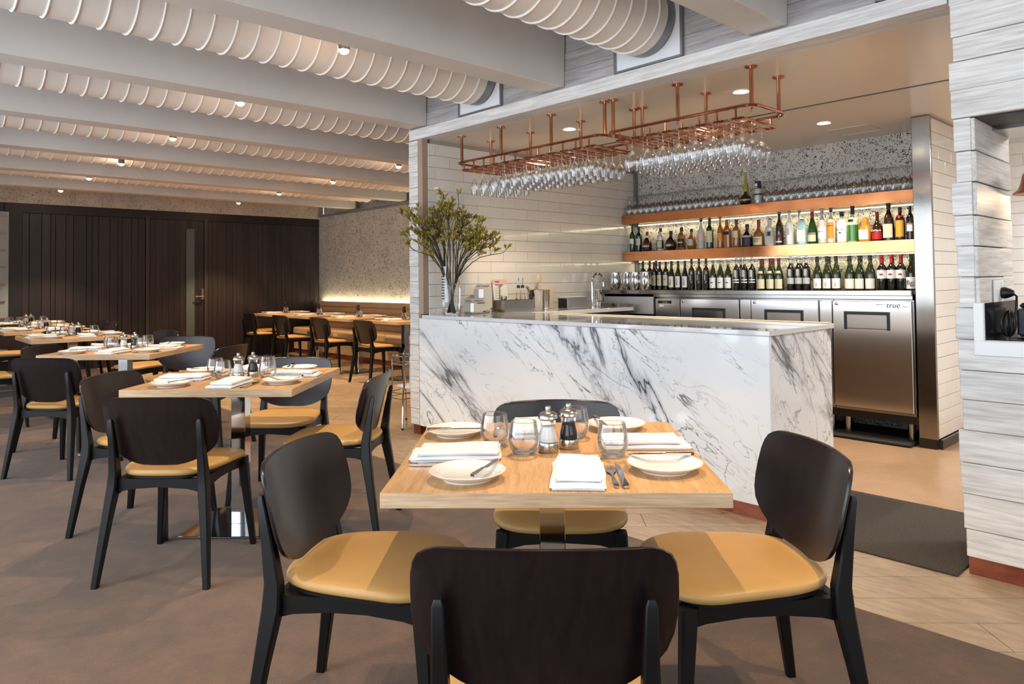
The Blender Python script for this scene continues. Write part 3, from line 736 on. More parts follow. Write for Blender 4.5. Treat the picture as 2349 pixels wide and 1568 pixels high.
for bi, (bx, by, lab) in enumerate(BT):
    nm = ('nearest', 'second', 'third', 'furthest')[bi] + ' banquette table'
    r2 = random.Random(80 + bi)
    for si, s_ in ((0, 'chair'), (1, 'bench')):
        a = R(-90) + si * PI; ca, sa = math.cos(a), math.sin(a)
        def W(x, y, z): return (bx + ca * x - sa * y, by + sa * x + ca * y, .7504 + z)
        at = '%s side of the %s' % (s_, nm)
        place('napkin', W(.03 + r2.uniform(-.02, .02), -.21, 0), a, 'folded white napkin on the ' + at, 'napkin', 'napkins on the banquette tables')
        place('plate', W(-.2, -.22, 0), a, 'white side plate on the ' + at, 'plate', 'side plates on the banquette tables')
        place('bknife', W(-.16, -.30, .0232), a, 'butter knife across the plate on the ' + at, 'knife', 'butter knives on the banquette tables')
        place('glass', W(.12, -.06, 0), a, 'clear tumbler on the ' + at, 'glass', 'tumblers on the banquette tables')
    place('dmill', (bx + .02, by + .05, .7504), 0, 'dark wooden topped pepper mill on the ' + nm, 'pepper mill', 'dark pepper mills on the banquette tables')

# ------------------------------------------------------------------ banquette
bq = thing('banquette', 'long tan upholstered bench with a channelled back against the concrete wall', 'bench', (5.85, 0, 0))
ys = [7.3, 9.0, 10.6, 11.93]
for i in range(3):
    y0, y1 = ys[i] + .003, ys[i + 1] - .003
    MB().bbox(.0, .46, y0, y1, .34, .46, .02).build('seat_pad', M['bench'], bq, True)
    MB().box(.02, .50, y0, y1, .085, .34).build('seat_front', M['bench'], bq)
    for j in range(5):
        z0, z1 = .462 + j * .0885, .462 + (j + 1) * .0885
        MB().prism([(.40 + .024 * j, z0 + .002), (.392 + .024 * j, z0 + .02), (.396 + .024 * j, z1 - .02), (.424 + .024 * j, z1 - .001), (.545, z1 - .001), (.545, z0 + .002)], y0, y1, 'y').build('back_channel', M['bench'], bq, True)
MB().box(.04, .5, 7.3, 11.93, 0, .085).build('kickplate', M['copper_kick'], bq)
ledb = tag(MB().box(6.405, 6.425, 7.3, 11.9, .84, .85).build('led_strip', M['led']), 'warm light strip hidden behind the top of the banquette back', 'light strip')
area('bench_glow', (6.412, 9.6, .86), (6.43, 9.6, 2), .02, 4.6, 26, (1, .84, .5)).rotation_euler = (R(180), 0, 0)

# ------------------------------------------------------------------ chrome wire high chair behind the post
hc = thing('high_chair', 'chrome wire high chair with white seat, half hidden by the grey plank post', 'high chair', (3.63, 5.30, 0))
feet = [(-.17, -.02), (-.18 + .06, -.25), (.16, .02), (.1, -.24)]
for fx, fy in [(-.2, .0), (-.19, -.27), (.09, .08), (.12, -.2)]:
    tx_, ty2 = fx * .55 - .02, fy * .6 - .04
    m = MB().tube([(fx, fy, .012), ((fx + tx_) / 2, (fy + ty2) / 2, .30), (tx_, ty2, .34), (tx_ - .01, ty2, .62)], .007, 8); m.build('leg', M['chrome'], hc, True)
    MB().lathe([(0, 0), (.009, 0), (.009, .014), (0, .014)], 10, Matrix.Translation((fx, fy, 0))).build('foot_cap', M['black_rubber'], hc)
def ring_of(z, k): return [(fx * k, fy * k, z) for fx, fy in ((-.2, .0), (-.19, -.27), (.12, -.2), (.09, .08))]
for z, k in ((.24, .8), (.285, .72)): MB().tube(ring_of(z, k), .005, 6, True).build('foot_rest', M['chrome'], hc, True)
MB().tube([(p[0] - .02, p[1] - .03, .60) for p in ring_of(0, .58)], .006, 6, True).build('top_rail', M['chrome'], hc, True)
MB().tube([(p[0] - .02, p[1] - .03, .53) for p in ring_of(0, .56)], .006, 6, True).build('seat_rail', M['chrome'], hc, True)
MB().bbox(-.05, .22, -.2, -.17, .31, .60, .006).build('white_panel', M['white_plastic'], hc)
MB().bbox(-.05, .22, -.169, .02, .31, .335, .006).build('seat', M['white_plastic'], hc)
# ------------------------------------------------------------------ marble bar
YR, YL = 1.763, 4.765
bar = thing('marble_bar', 'long white marble bar counter with bold grey diagonal veins', 'bar counter', (X0, YR, 0))
MB().bbox(.0, .025, .0, YL - YR - .002, .077, .941, .0015).build('front_slab', M['marble_front'], bar)
MB().bbox(.0255, .735, .0, .025, .077, .941, .0015).build('end_slab', M['marble_end'], bar)
MB().bbox(-.022, .745, -.016, YL - YR - .068, .943, .97, .003).build('countertop', M['stone_top'], bar)
MB().box(.03, .70, .03, YL - YR - .068, .08, .72).build('carcass', plain('brown_carcass', '#5b4838', .4), bar)
MB().box(.03, .735, .03, YL - YR - .068, .725, .942).build('under_bar_rail', plain('pale_steel_rail', '#dfe5ec', .35), bar)
k_ = MB().box(.022, .03, .02, YL - YR - .07, 0, .078).box(.03, .7, .02, .028, 0, .078); k_.build('kickplate', M['copper_kick'], bar)
MB().bbox(.722, .745, .0, 2.2, .9705, .977, .002).build('back_lip', plain('beige_lip', '#c9bba8', .35), bar)
rc = thing('return_worktop', 'pale worktop running along the white tiled wall inside the bar', 'worktop', (4.175, 4.245, 0))
MB().bbox(0, 1.40, 0, .455, .935, .97, .003).build('top', M['stone_top'], rc)
MB().box(.02, 1.38, .03, .455, .1, .93).build('cabinet', M['black'], rc)
MB().box(1.401, 1.42, 0, .455, .93, 1.0).build('end_cap', M['steel'], rc)
# back counter in steel
kc = thing('back_counter', 'stainless steel back counter under the wine bottles', 'counter', (5.65, 1.81, 0))
MB().bbox(0, .615, 0, 2.89, 1.092, 1.132, .004).build('top', M['steel'], kc)
MB().box(.02, .615, .0, 2.87, 1.066, 1.092).build('under_rail', M['steel'], kc)
MB().box(.02, .04, 2.27, 2.88, .9, 1.09).build('splash_panel', plain('pale_splash_steel', '#c8ccd2', .4, .6), kc)
MB().box(.50, .615, .0, 2.87, .1, 1.066).build('back_panel', M['black'], kc)

def fridge(name, label, y0, y1, doors, grille=None, legs=True):
    """y0 right end, y1 left end as seen; doors = list of (ya, yb) in world y"""
    f = thing(name, label, 'fridge', (5.68, y0, 0)); H0, H1 = .235, 1.06
    MB().box(.02, .47, 0, y1 - y0, H0 - .02, H1).build('body', M['steel'], f)
    MB().box(.06, .47, .0, y1 - y0, .15, H0 - .02).build('plinth', M['black'], f)
    for yy in (.06, y1 - y0 - .06): 
        MB().lathe([(0, 0), (.026, 0), (.026, .12), (0, .12)], 16, Matrix.Translation((.10, yy, .031))).build('leg', M['steel'], f, True)
    for ya, yb in doors:
        a, b = ya - y0, yb - y0
        d = MB().bbox(-.022, .018, a + .003, b - .003, H0 + .004, H1 - .008, .004).build('door', M['fridge_steel'], f)
        ym = (a + b) / 2 + (.03 if len(doors) == 1 else .0); hw = .165
        fr = MB().box(-.029, -.0225, ym - hw, ym + hw, .948, .972).box(-.029, -.0225, ym - hw, ym - hw + .02, .835, .948).box(-.029, -.0225, ym + hw - .02, ym + hw, .835, .948)
        h = fr.build('handle', M['black'], f); h.parent = d
        g = MB().prism([(-.0235, .846), (-.0235, .944), (-.0228, .946), (-.0222, .946), (-.0222, .84)], ym - hw + .022, ym + hw - .022, 'y').build('pull_recess', plain('polished_recess', '#d5d8dc', .12, 1.0), f); g.parent = d
        lk = MB().lathe([(0, 0), (.012, 0), (.012, .005), (.008, .007), (0, .007)], 16, Matrix.Translation((-.0225, (b if len(doors) == 1 or ya > 3.1 and False else b) - .035, 1.03)) @ Matrix.Rotation(R(-90), 4, 'Y')).build('lock', M['chrome'], f, True); lk.parent = d
    if grille:
        a, b = grille[0] - y0, grille[1] - y0
        MB().bbox(-.015, .018, a + .003, b - .003, H0 + .004, H1 - .008, .003).build('side_panel', M['satin_steel'], f)
        MB().box(-.0185, -.0155, b - .185, b - .035, 1.005, 1.032).build('name_plate', M['l_black'], f)
        text('true', .034, (-.0195, b - .115, 1.018), FACE_X, M['l_gold'], f, 'lettering', font_shear=.2)
        MB().box(-.0185, -.0155, b - .1, b - .05, .975, .993).build('sticker', M['l_white'], f)
    return f
fa = fridge('bar_fridge', 'steel under counter fridge with two doors and a dark end panel, behind the bar', 2.39, 4.06, [(3.18, 3.775), (2.49, 3.07)], (3.782, 4.058))
MB().bbox(-.012, .018, 3.075 - 2.39, 3.175 - 2.39, .239, 1.05, .002).build('mullion', M['fridge_steel'], fa)
MB().bbox(-.012, .018, .0, .095, .239, 1.05, .002).build('mullion', M['fridge_steel'], fa)
fb = fridge('bar_fridge', 'single door steel fridge standing beside the polished steel column', 1.81, 2.385, [(1.812, 2.383)])
text('true', .056, (-.0235, .13, 1.022), FACE_X, M['black'], fb, 'lettering', font_shear=.25)
MB().box(-.0235, -.0225, .03, .065, 1.012, 1.016).box(-.0235, -.0225, .19, .25, 1.024, 1.028).build('emblem_line', M['black'], fb)
tag(MB().bbox(5.62, 6.15, 1.83, 4.1, .0005, .03, .01).build('fridge_base', M['black_rubber']), 'low black plinth under the bar fridges', 'plinth')

# ------------------------------------------------------------------ copper faced shelves
def shelf(label, z0, z1):
    s_ = thing('bar_shelf', label, 'shelf', (6.0, 1.80, z0)); L = 4.70 - 1.80; h = z1 - z0
    MB().bbox(0, .016, 0, L, 0, h, .002).build('copper_face', M['copper_sheet'], s_)
    MB().box(.0165, .269, 0, L, h - .02, h).build('board', M['copper_sheet'], s_)
    MB().box(.0165, .269, 0, L, 0, .008).build('underside', M['dark_frame'], s_)
    MB().box(.215, .228, .05, L - .05, -.008, -.001).build('led_strip', M['led'], s_)
    a = area('shelf_glow', (6.22, 3.25, z0 - .012), (6.25, 3.25, 0), .02, 2.8, 3.6, (1, .84, .48))
    a.rotation_euler = (0, R(20), 0)
    return s_
shelf('upper copper faced shelf carrying upturned glasses', 1.81, 1.906)
shelf('lower copper faced shelf carrying spirit bottles', 1.424, 1.521)

# ------------------------------------------------------------------ bottles
SH = dict(
 bordeaux=[(0, 0), (.95, 0), (1, .02), (1, .60), (.93, .66), (.62, .71), (.40, .75), (.37, .80), (.37, .90), (.40, .905), (.40, .935), (.37, .94), (.37, .965)],
 burgundy=[(0, 0), (.95, 0), (1, .02), (1, .42), (.95, .50), (.78, .60), (.55, .69), (.40, .76), (.36, .82), (.36, .90), (.39, .905), (.39, .935), (.36, .94), (.36, .965)],
 spirit=[(0, 0), (.95, 0), (1, .03), (1, .60), (.94, .67), (.66, .74), (.42, .79), (.38, .84), (.38, .965)],
 tall=[(0, 0), (.96, 0), (1, .02), (1, .55), (.9, .64), (.55, .76), (.42, .84), (.40, .965)],
 squat=[(0, 0), (.9, 0), (1, .05), (1, .40), (.9, .50), (.6, .60), (.36, .68), (.30, .76), (.30, .965)],
 decanter=[(0, 0), (.6, .0), (.85, .06), (1, .22), (1, .34), (.86, .50), (.55, .62), (.32, .70), (.28, .78), (.28, .965)],
 bell=[(0, 0), (.98, 0), (1, .03), (.93, .30), (.84, .50), (.84, .515), (.80, .60), (.70, .70), (.42, .80), (.36, .86), (.36, .965)],
 pear=[(0, 0), (.95, 0), (1, .03), (.98, .30), (.8, .52), (.45, .72), (.36, .80), (.34, .965)],
 shoulder=[(0, 0), (.95, 0), (1, .03), (1, .56), (1.02, .62), (.95, .68), (.5, .74), (.36, .80), (.36, .965)])
bmesh_cache = {}
def label_strip(r, z0, z1, half, seg=10):
    m = MB(); 
    for z in (z0, z1):
        for i in range(seg + 1):
            a = PI + R(-half + 2 * half * i / seg); m.v.append((r * math.cos(a), r * math.sin(a), z))
    for i in range(seg): m.f.append([i, i + 1, seg + 2 + i, seg + 1 + i]); m.mi.append(0)
    return m
def bottle(name, label, loc, shape, h, wd, glass, cap, caph=.16, labs=(), sq=False, group=None, key=None, extra=None, cat='bottle', liquid=None):
    key = key or (shape, h, wd, glass, cap, tuple(labs), sq)
    if key in bmesh_cache:
        return dup(bmesh_cache[key], loc, rnd.uniform(-.12, .12), label, group)
    b = thing(name, label, cat, loc, rnd.uniform(-.1, .1), group)
    r = wd / 2; prof = [(a * r, z * h) for a, z in SH[shape]] + [(0, .965 * h)]
    seg = 20
    m = MB().lathe(prof, seg)
    if sq: m.v = [(math.copysign(abs(x / r) ** .62, x) * r * (.80 if abs(z) < .62 * h else .9), math.copysign(abs(y / r) ** .62, y) * r * .98, z) for x, y, z in m.v]
    m.build('glass_body', M['b_' + glass], b, True, ang=50)
    if liquid:
        lz = liquid[1] * h; MB().lathe([(r * 1.004, .03 * h), (r * 1.004, lz)], seg, None, False).build('liquid_level', M['b_' + liquid[0]], b, True)
    nr = SH[shape][-1][0] * r
    MB().lathe([(nr * 1.06, h * (1 - caph)), (nr * 1.08, h * .965), (nr * 1.1, h * .97), (nr * 1.08, h), (0, h)], 16, None, False).build('cap', M['l_' + cap], b, True)
    for z0, z1, col, half in labs:
        rr = r * (1.012 if z0 < .55 else 1.02)
        if z0 > .5:  # neck label follows the local radius
            zs = SH[shape]; zm = (z0 + z1) / 2
            for (ra, za), (rb, zb) in zip(zs, zs[1:]):
                if za <= z0 <= zb: rr = (ra + (rb - ra) * (z0 - za) / max(zb - za, 1e-6)) * r * 1.02
        lm = label_strip(rr, z0 * h, z1 * h, half)
        if sq: lm.v = [(-r * .79 * 1.02, y * 1.0, z) for x, y, z in lm.v]
        lm.build('paper_label', M['l_' + col], b, True)
    if extra: extra(b, r, h)
    bmesh_cache[key] = b; return b
def lettering(body, size, zf, mat='l_black', back=1.03, shear=0):
    def f(b, r, h): text(body, size, (-r * back - .0004, 0, zf * h), FACE_X, M[mat], b, 'lettering', .0003, font_shear=shear)
    return f
ZS = 1.5212; XS = 6.12
SPIRITS = [ # y, height, width, shape, glass, cap, caph, labels, square, description, extra
 (4.655, .293, .066, 'bordeaux', 'green', 'black', .22, ((.30, .48, 'white', 60), (.50, .56, 'black', 75)), 0, 'tall green bottle at the left end of the lower shelf', None),
 (4.572, .267, .068, 'shoulder', 'dark', 'black', .2, ((.26, .52, 'cream', 62),), 0, 'black bottle with cream label next to the tall green one', None),
 (4.468, .208, .098, 'squat', 'red', 'red', .14, ((.10, .32, 'black', 60), (.22, .30, 'white', 55), (.70, .78, 'white', 80)), 0, 'squat dark red bottle with red cap, third from the shelf end', None),
 (4.372, .202, .06, 'squat', 'red', 'red', .14, ((.10, .32, 'black', 60), (.70, .78, 'white', 80)), 0, 'slim red bottle half hidden behind a cognac bottle', None),
 (4.300, .232, .082, 'shoulder', 'clear', 'black', .16, ((.10, .46, 'black', 80), (.14, .44, 'cream', 50)), 0, 'clear bottle with black body and cream label panel', None),
 (4.176, .198, .124, 'decanter', 'brown', 'black', .2, ((.20, .32, 'grey', 22),), 0, 'wide dark decanter with small oval label', None),
 (4.050, .226, .082, 'spirit', 'honey', 'black', .2, ((.10, .50, 'black', 70), (.30, .36, 'pink', 50)), 0, 'amber bottle with black label crossed by a pink band', None),
 (3.935, .204, .098, 'decanter', 'honey', 'black', .14, ((.2, .5, 'grey', 42),), 0, 'round amber decanter with silver disc label', None),
 (3.826, .286, .076, 'tall', 'clear', 'black', .07, ((.34, .52, 'pink', 62), (.1, .32, 'grey', 62)), 0, 'tall clear bottle with pale pink label', None),
 (3.732, .286, .074, 'spirit', 'green', 'black', .20, ((.22, .60, 'cream', 66),), 0, 'green bottle with large cream label on the lower shelf', None),
 (3.618, .290, .058, 'tall', 'amber', 'gold', .16, ((.25, .50, 'orange', 75),), 0, 'slim amber bottle with orange label', None),
 (3.542, .269, .076, 'shoulder', 'amber', 'black', .1, ((.46, .58, 'black', 60),), 1, 'square amber bottle with slanted black band', None),
 (3.448, .261, .076, 'spirit', 'honey', 'brown' if False else 'wine', .18, ((.36, .60, 'cream', 44),), 0, 'bottle of amber spirit with oval cream label', None),
 (3.340, .212, .106, 'squat', 'brown', 'black', .16, ((.42, .50, 'silver', 62), (.06, .40, 'navy', 50)), 0, 'broad shouldered dark bottle with silver band', None),
 (3.226, .244, .102, 'squat', 'honey', 'red', .32, ((.06, .36, 'cream', 62),), 0, 'cream labelled bottle with dripping red wax neck', lettering("Maker's\nMark", .022, .24)),
 (3.118, .249, .080, 'shoulder', 'clear', 'black', .22, ((.06, .55, 'grey', 62), (.36, .52, 'navy', 40)), 1, 'square clear bottle with black stopper and grey label', None),
 (3.028, .286, .070, 'tall', 'brown', 'black', .05, ((.24, .34, 'wine', 55), (.10, .14, 'white', 55)), 0, 'tall brown rum bottle with round red emblem', None),
 (2.972, .280, .046, 'tall', 'brown', 'black', .05, (), 0, 'thin brown bottle peeping between its neighbours', None),
 (2.935, .295, .070, 'tall', 'frost', 'white', .12, ((.3, .5, 'grey', 20),), 0, 'tall frosted white bottle', None),
 (2.880, .290, .055, 'tall', 'frost', 'silver', .12, (), 0, 'frosted bottle behind, with silver cap', None),
 (2.822, .221, .090, 'shoulder', 'blue', 'black', .13, ((.12, .66, 'white', 52),), 1, 'pale blue square bottle with white label', None),
 (2.730, .282, .090, 'pear', 'green', 'red', .2, ((.08, .34, 'cream', 62), (.28, .33, 'red', 62)), 0, 'dark green pear shaped bottle with red neck', None),
 (2.645, .284, .078, 'spirit', 'clear', 'silver', .12, ((.16, .50, 'white', 62),), 0, 'clear bottle with white label and wine red print', lettering("MM'S", .02, .36, 'l_wine')),
 (2.570, .286, .072, 'spirit', 'clear', 'black', .08, ((.14, .62, 'orange', 58), (.5, .53, 'black', 55)), 0, 'clear bottle with bright orange label', None),
 (2.480, .260, .086, 'tall', 'white', 'black', .16, ((.30, .34, 'black', 14),), 0, 'opaque white bottle with dark cap', lettering('MALIBU', .02, .42)),
 (2.392, .288, .088, 'shoulder', 'cream', 'black', .20, ((.58, .66, 'black', 30),), 0, 'bottle half full of bright green liqueur', ('lime', .5)),
 (2.294, .197, .104, 'squat', 'orange', 'orange', .26, ((.1, .5, 'white', 48),), 1, 'square orange liqueur bottle', None),
 (2.200, .238, .088, 'squat', 'brown', 'red', .16, ((.06, .30, 'red', 62),), 0, 'dark bottle with red label and red cap', lettering('DeMaria', .022, .36, 'l_white', shear=.2)),
 (2.112, .288, .092, 'bell', 'brown', 'black', .12, ((.08, .46, 'cream', 56),), 0, 'brown bell shaped bottle with parchment label', lettering('F', .03, .66, 'l_gold', .82)),
 (2.028, .261, .072, 'spirit', 'brown', 'black', .07, ((.10, .60, 'gold', 58), (.70, .75, 'red', 80)), 0, 'dark amber bottle with golden label', None),
 (1.955, .265, .056, 'spirit', 'dark', 'black', .2, ((.25, .5, 'white', 50), (.44, .5, 'red', 50)), 0, 'black bottle at the right end of the lower shelf', None)]
for (y, h, wd, sh, gl_, cp_, ch_, lb, sq, desc, ex) in SPIRITS:
    xx = XS - .0 if wd > .05 else XS + .075
    if 'behind' in desc or 'peeping' in desc: xx = XS + .075
    liq = ex if isinstance(ex, tuple) else None
    bottle('spirit_bottle', desc, (xx, y, ZS), sh, h, wd * .96, gl_, cp_, ch_, lb, bool(sq), 'spirit bottles on the lower copper shelf', extra=None if liq else ex, liquid=liq)
def sleeve(b, r, h):
    MB().lathe([(.036, .085), (.026, h + .003), (0, h + .004)], 20, None, False).build('sleeve', M['l_navy'], b, True)
    text('SAMBUCA', .013, (-.0335, 0, .115), FACE_X, M['l_white'], b, 'lettering', .0003); MB().box(-.0325, -.0315, -.014, .014, .15, .156).box(-.0315, -.0305, -.012, .012, .165, .19).build('emblem', M['l_white'], b)
for (x, y, h, wd, sh, gl_, cp_, ch_, lb, desc, ex) in [
    (6.13, 3.352, .33, .062, 'pear', 'lightgreen', 'white', .05, ((.05, .42, 'cream', 62),), 'tall slender yellow green bottle standing on the upper shelf', None),
    (6.055, 3.315, .145, .105, 'decanter', 'dark', 'gold', .16, ((.26, .34, 'gold', 80),), 'round black bottle with gold band on the upper shelf', None),
    (6.12, 3.225, .21, .07, 'spirit', 'clear', 'navy', .55, ((.2, .3, 'white', 30),), 'clear bottle with dark blue sleeve on the upper shelf', sleeve)]:
    bottle('spirit_bottle', desc, (x, y, 1.9062), sh, h, wd, gl_, cp_, ch_, lb, False, 'bottles among the upturned glasses', extra=ex)
ZW = 1.1322
def wine(desc, spots, h, wd, sh, gl_, cp_, ch_, lb, ex=None):
    key = desc; fr = sorted((p for p in spots if p[0] < 5.88 or p[0] > 5.94), key=lambda p: -p[1]); front = [p for p in fr if p[0] in (fr[0][0], 5.95)]
    nms = ('left', 'middle', 'right') if len(front) == 3 else ('left', 'right')
    for x, y in spots:
        k = min(range(len(front)), key=lambda q_: abs(front[q_][1] - y)); pos = nms[min(k, len(nms) - 1)] + ' one' if (x, y) in front else 'one behind ' + nms[min(k, len(nms) - 1)]
        bottle('wine_bottle', pos + ' of the ' + desc, (x, y, ZW), sh, h, wd, gl_, cp_, ch_, lb, False, desc, key=key, extra=ex)
XW = 5.82
wine('plain dark wine bottles behind the steel pitchers', [(5.95, 4.40), (5.95, 4.318), (5.95, 4.24)], .285, .062, 'bordeaux', 'dark', 'black', .2, ())
wine('dark wine bottles with cream label right of the pitchers', [(XW, 4.172), (XW, 4.105), (XW, 4.036)], .273, .060, 'shoulder', 'dark', 'wine', .2, ((.14, .52, 'cream', 60), (.33, .40, 'black', 8)))
wine('wine bottles with white label and upright black lettering', [(XW, 3.97), (XW, 3.896), (XW, 3.82)], .275, .062, 'burgundy', 'dark', 'black', .2, ((.08, .46, 'white', 62),), lambda b, r, h: text('VCBB', .026, (-r * 1.03, 0, .27 * h), (R(90), R(90), R(-90)), M['l_black'], b, 'lettering', .0003))
wine('tall black wine bottles with dark printed label', [(XW, 3.748), (XW, 3.668), (XW, 3.594)], .286, .058, 'bordeaux', 'dark', 'black', .15, ((.28, .5, 'black', 60), (.30, .48, 'grey', 10), (.6, .64, 'red', 15)))
wine('slope shouldered wine bottles with broad white label and pale foil', [(XW, 3.522), (XW, 3.446), (XW, 3.370)], .275, .067, 'burgundy', 'olive', 'silver', .16, ((.06, .40, 'white', 66), (.22, .25, 'black', 24)))
wine('black wine bottles with silver foil and two white bands', [(XW, 3.288), (XW + .10, 3.30), (XW, 3.208), (XW, 3.137)], .282, .062, 'bordeaux', 'dark', 'silver', .2, ((.30, .33, 'white', 70), (.22, .25, 'white', 70), (.4, .62, 'grey', 26)))
wine('slope shouldered wine bottles with cream label and dark red foil', [(XW, 3.052), (XW + .10, 3.09), (XW, 2.968), (XW + .10, 2.995), (XW, 2.892)], .27, .072, 'burgundy', 'olive', 'wine', .22, ((.04, .34, 'cream', 64), (.52, .60, 'cream', 40)))
wine('black wine bottles with grey band and silver foil', [(XW, 2.79), (XW + .10, 2.825), (XW, 2.722), (XW + .10, 2.745), (XW, 2.655)], .28, .062, 'bordeaux', 'dark', 'silver', .2, ((.18, .36, 'grey', 70), (.42, .62, 'silver', 24)))
wine('olive wine bottles with white label and slate grey cap', [(XW, 2.562), (XW + .10, 2.61), (XW, 2.485), (XW + .10, 2.51), (XW, 2.412)], .274, .070, 'burgundy', 'olive', 'black', .17, ((.05, .34, 'white', 64), (.1, .22, 'grey', 10)))
wine('olive wine bottles with broad cream white label', [(XW, 2.305), (XW + .10, 2.35), (XW, 2.230), (XW + .10, 2.26), (XW, 2.151)], .272, .074, 'burgundy', 'olive', 'black', .17, ((.04, .33, 'cream', 70), (.05, .32, 'white', 55)))
wine('straight sided wine bottles with white label and red cap', [(XW, 2.066), (XW + .10, 2.105), (XW, 1.996), (XW + .10, 2.025), (XW, 1.93)], .268, .068, 'bordeaux', 'dark', 'red', .24, ((.33, .57, 'white', 75), (.42, .47, 'red', 22)))
wine('wine bottles with scribbled white label beside the steel column', [(XW, 1.86), (XW + .12, 1.87)], .272, .070, 'burgundy', 'dark', 'black', .2, ((.04, .36, 'white', 80),), lettering('ffigj', .05, .2))

# ------------------------------------------------------------------ stemware
def glass_mesh(name, prof):
    o = MB().lathe(prof, 18, None, False).build(name, M['stem_glass'], None, True, ang=60); return o
H_ = dict(
 wine_glass=[(0, .001), (.032, 0), (.034, -.001), (.010, -.005), (.0038, -.012), (.0034, -.075), (.006, -.083), (.020, -.094), (.033, -.115), (.0365, -.140), (.034, -.170), (.030, -.192)],
 champagne_flute=[(0, .001), (.030, 0), (.032, -.001), (.009, -.005), (.0036, -.012), (.0036, -.075), (.008, -.09), (.020, -.12), (.0245, -.155), (.024, -.19), (.020, -.215)],
 balloon_glass=[(0, .001), (.035, 0), (.037, -.001), (.010, -.006), (.004, -.012), (.0036, -.08), (.012, -.088), (.036, -.103), (.0505, -.135), (.052, -.16), (.048, -.19), (.043, -.207)])
gm = {k: glass_mesh(k, v) for k, v in H_.items()}
first = set()
ORD = 'first second third fourth fifth sixth seventh eighth ninth tenth eleventh twelfth thirteenth fourteenth fifteenth sixteenth seventeenth'.split()
def hang(kind, loc, label, group, rx=0):
    o = gm[kind]
    if kind in first: o = gm[kind].copy(); COL.objects.link(o)
    first.add(kind); o.location = loc; o.rotation_euler = (rx, 0, rnd.uniform(0, 6)); tag(o, label, 'glass', group); return o
def rack(label, y0, y1, nl, rods, kindf, grp, depth):
    k = thing('glass_rack', label, 'glass rack', (0, 0, 0)); zt, zb = 2.178, 2.115; xa, xb = 3.585, 3.985
    def rrect(x0, x1, ya, yb, z, r, n=5):
        pts = []
        for cx, cy_, a0 in ((x1 - r, yb - r, 0), (x0 + r, yb - r, 90), (x0 + r, ya + r, 180), (x1 - r, ya + r, 270)):
            for i in range(n + 1): a = R(a0 + 90 * i / n); pts.append((cx + r * math.cos(a), cy_ + r * math.sin(a), z))
        return pts
    MB().tube(rrect(xa, xb, y0, y1, zt, .07), .0095, 8, True).build('top_frame', M['copper'], k, True)
    sp = (y1 - y0 - .10) / nl
    for i in range(nl):
        a = y0 + .05 + i * sp; b = a + sp
        MB().tube(rrect(xa, xb + .01, a + .020, b - .020, zb, .03, 3), .0075, 6, True).build('hanging_rail', M['copper'], k, True)
    for i in range(nl):
        yy = y0 + .05 + (i + .5) * sp
        MB().tube([(xa + .002, yy, zt), (xa + .002, yy, zb)], .0065, 6).build('strut', M['copper'], k, True); MB().tube([(xb - .002, yy, zt), (xb + .006, yy, zb)], .0065, 6).build('strut', M['copper'], k, True)
    for x, y in rods:
        r_ = MB().tube([(x, y, zt), (x, y, ZH - .006)], .0115, 10).build('rod', M['copper'], k, True)
        MB().lathe([(0, 0), (.034, 0), (.034, -.006), (0, -.006)], 20, Matrix.Translation((x, y, ZH - .0005))).build('ceiling_flange', M['copper'], r_, True)
        MB().lathe([(0, -.022), (.006, -.020), (.006, 0), (0, 0)], 10, Matrix.Translation((x, y, zt - .008))).build('end_screw', M['chrome'], r_, True)
    for i in range(nl - 1):
        yy = y0 + .05 + (i + 1) * sp
        for j in range(depth):
            kd, lb = kindf(i); hang(kd, (xa + .055 + j * (.345 / (depth - 1)), yy, zb + .0125), lb % (ORD[nl - 2 - i], ORD[j]), grp)
    return k
R1 = [(x, y) for y in (4.448, 3.98, 3.457, 2.973) for x in (3.632, 3.945)]
R2 = [(x, y) for y in (2.903, 2.414, 1.94) for x in (3.632, 3.945)]
f1 = lambda i: ('champagne_flute', 'hanging slim flute, %s row from the left and %s from the front, left copper rack') if i >= 8 else ('wine_glass', 'hanging wine glass, %s row from the left and %s from the front, left copper rack')
f2 = lambda i: ('balloon_glass', 'hanging round glass, %s row from the left and %s from the front, right copper rack')
rack('left copper pipe rack full of hanging glasses over the bar', 2.962, 4.475, 12, R1, f1, 'glasses on the left copper rack', 5)
rack('right copper pipe rack full of hanging glasses, nearer the camera', 1.905, 2.925, 8, R2, f2, 'glasses on the right copper rack', 4)
for row in range(2):
    rn = ('front', 'back')[row]
    for i in range(17): hang('wine_glass', (6.06 + .09 * row, 4.645 - i * .0735 - .012 * row, 1.9062 + .1925), 'upturned glass, %s from the left in the %s row, left of the shelf bottles' % (ORD[i], rn), 'upturned glasses left of the bottles')
    for i in range(16): hang('wine_glass', (6.06 + .09 * row, 3.105 - i * .0755 - .012 * row, 1.9062 + .1925), 'upturned glass, %s from the left in the %s row, right of the shelf bottles' % (ORD[i], rn), 'upturned glasses right of the bottles')

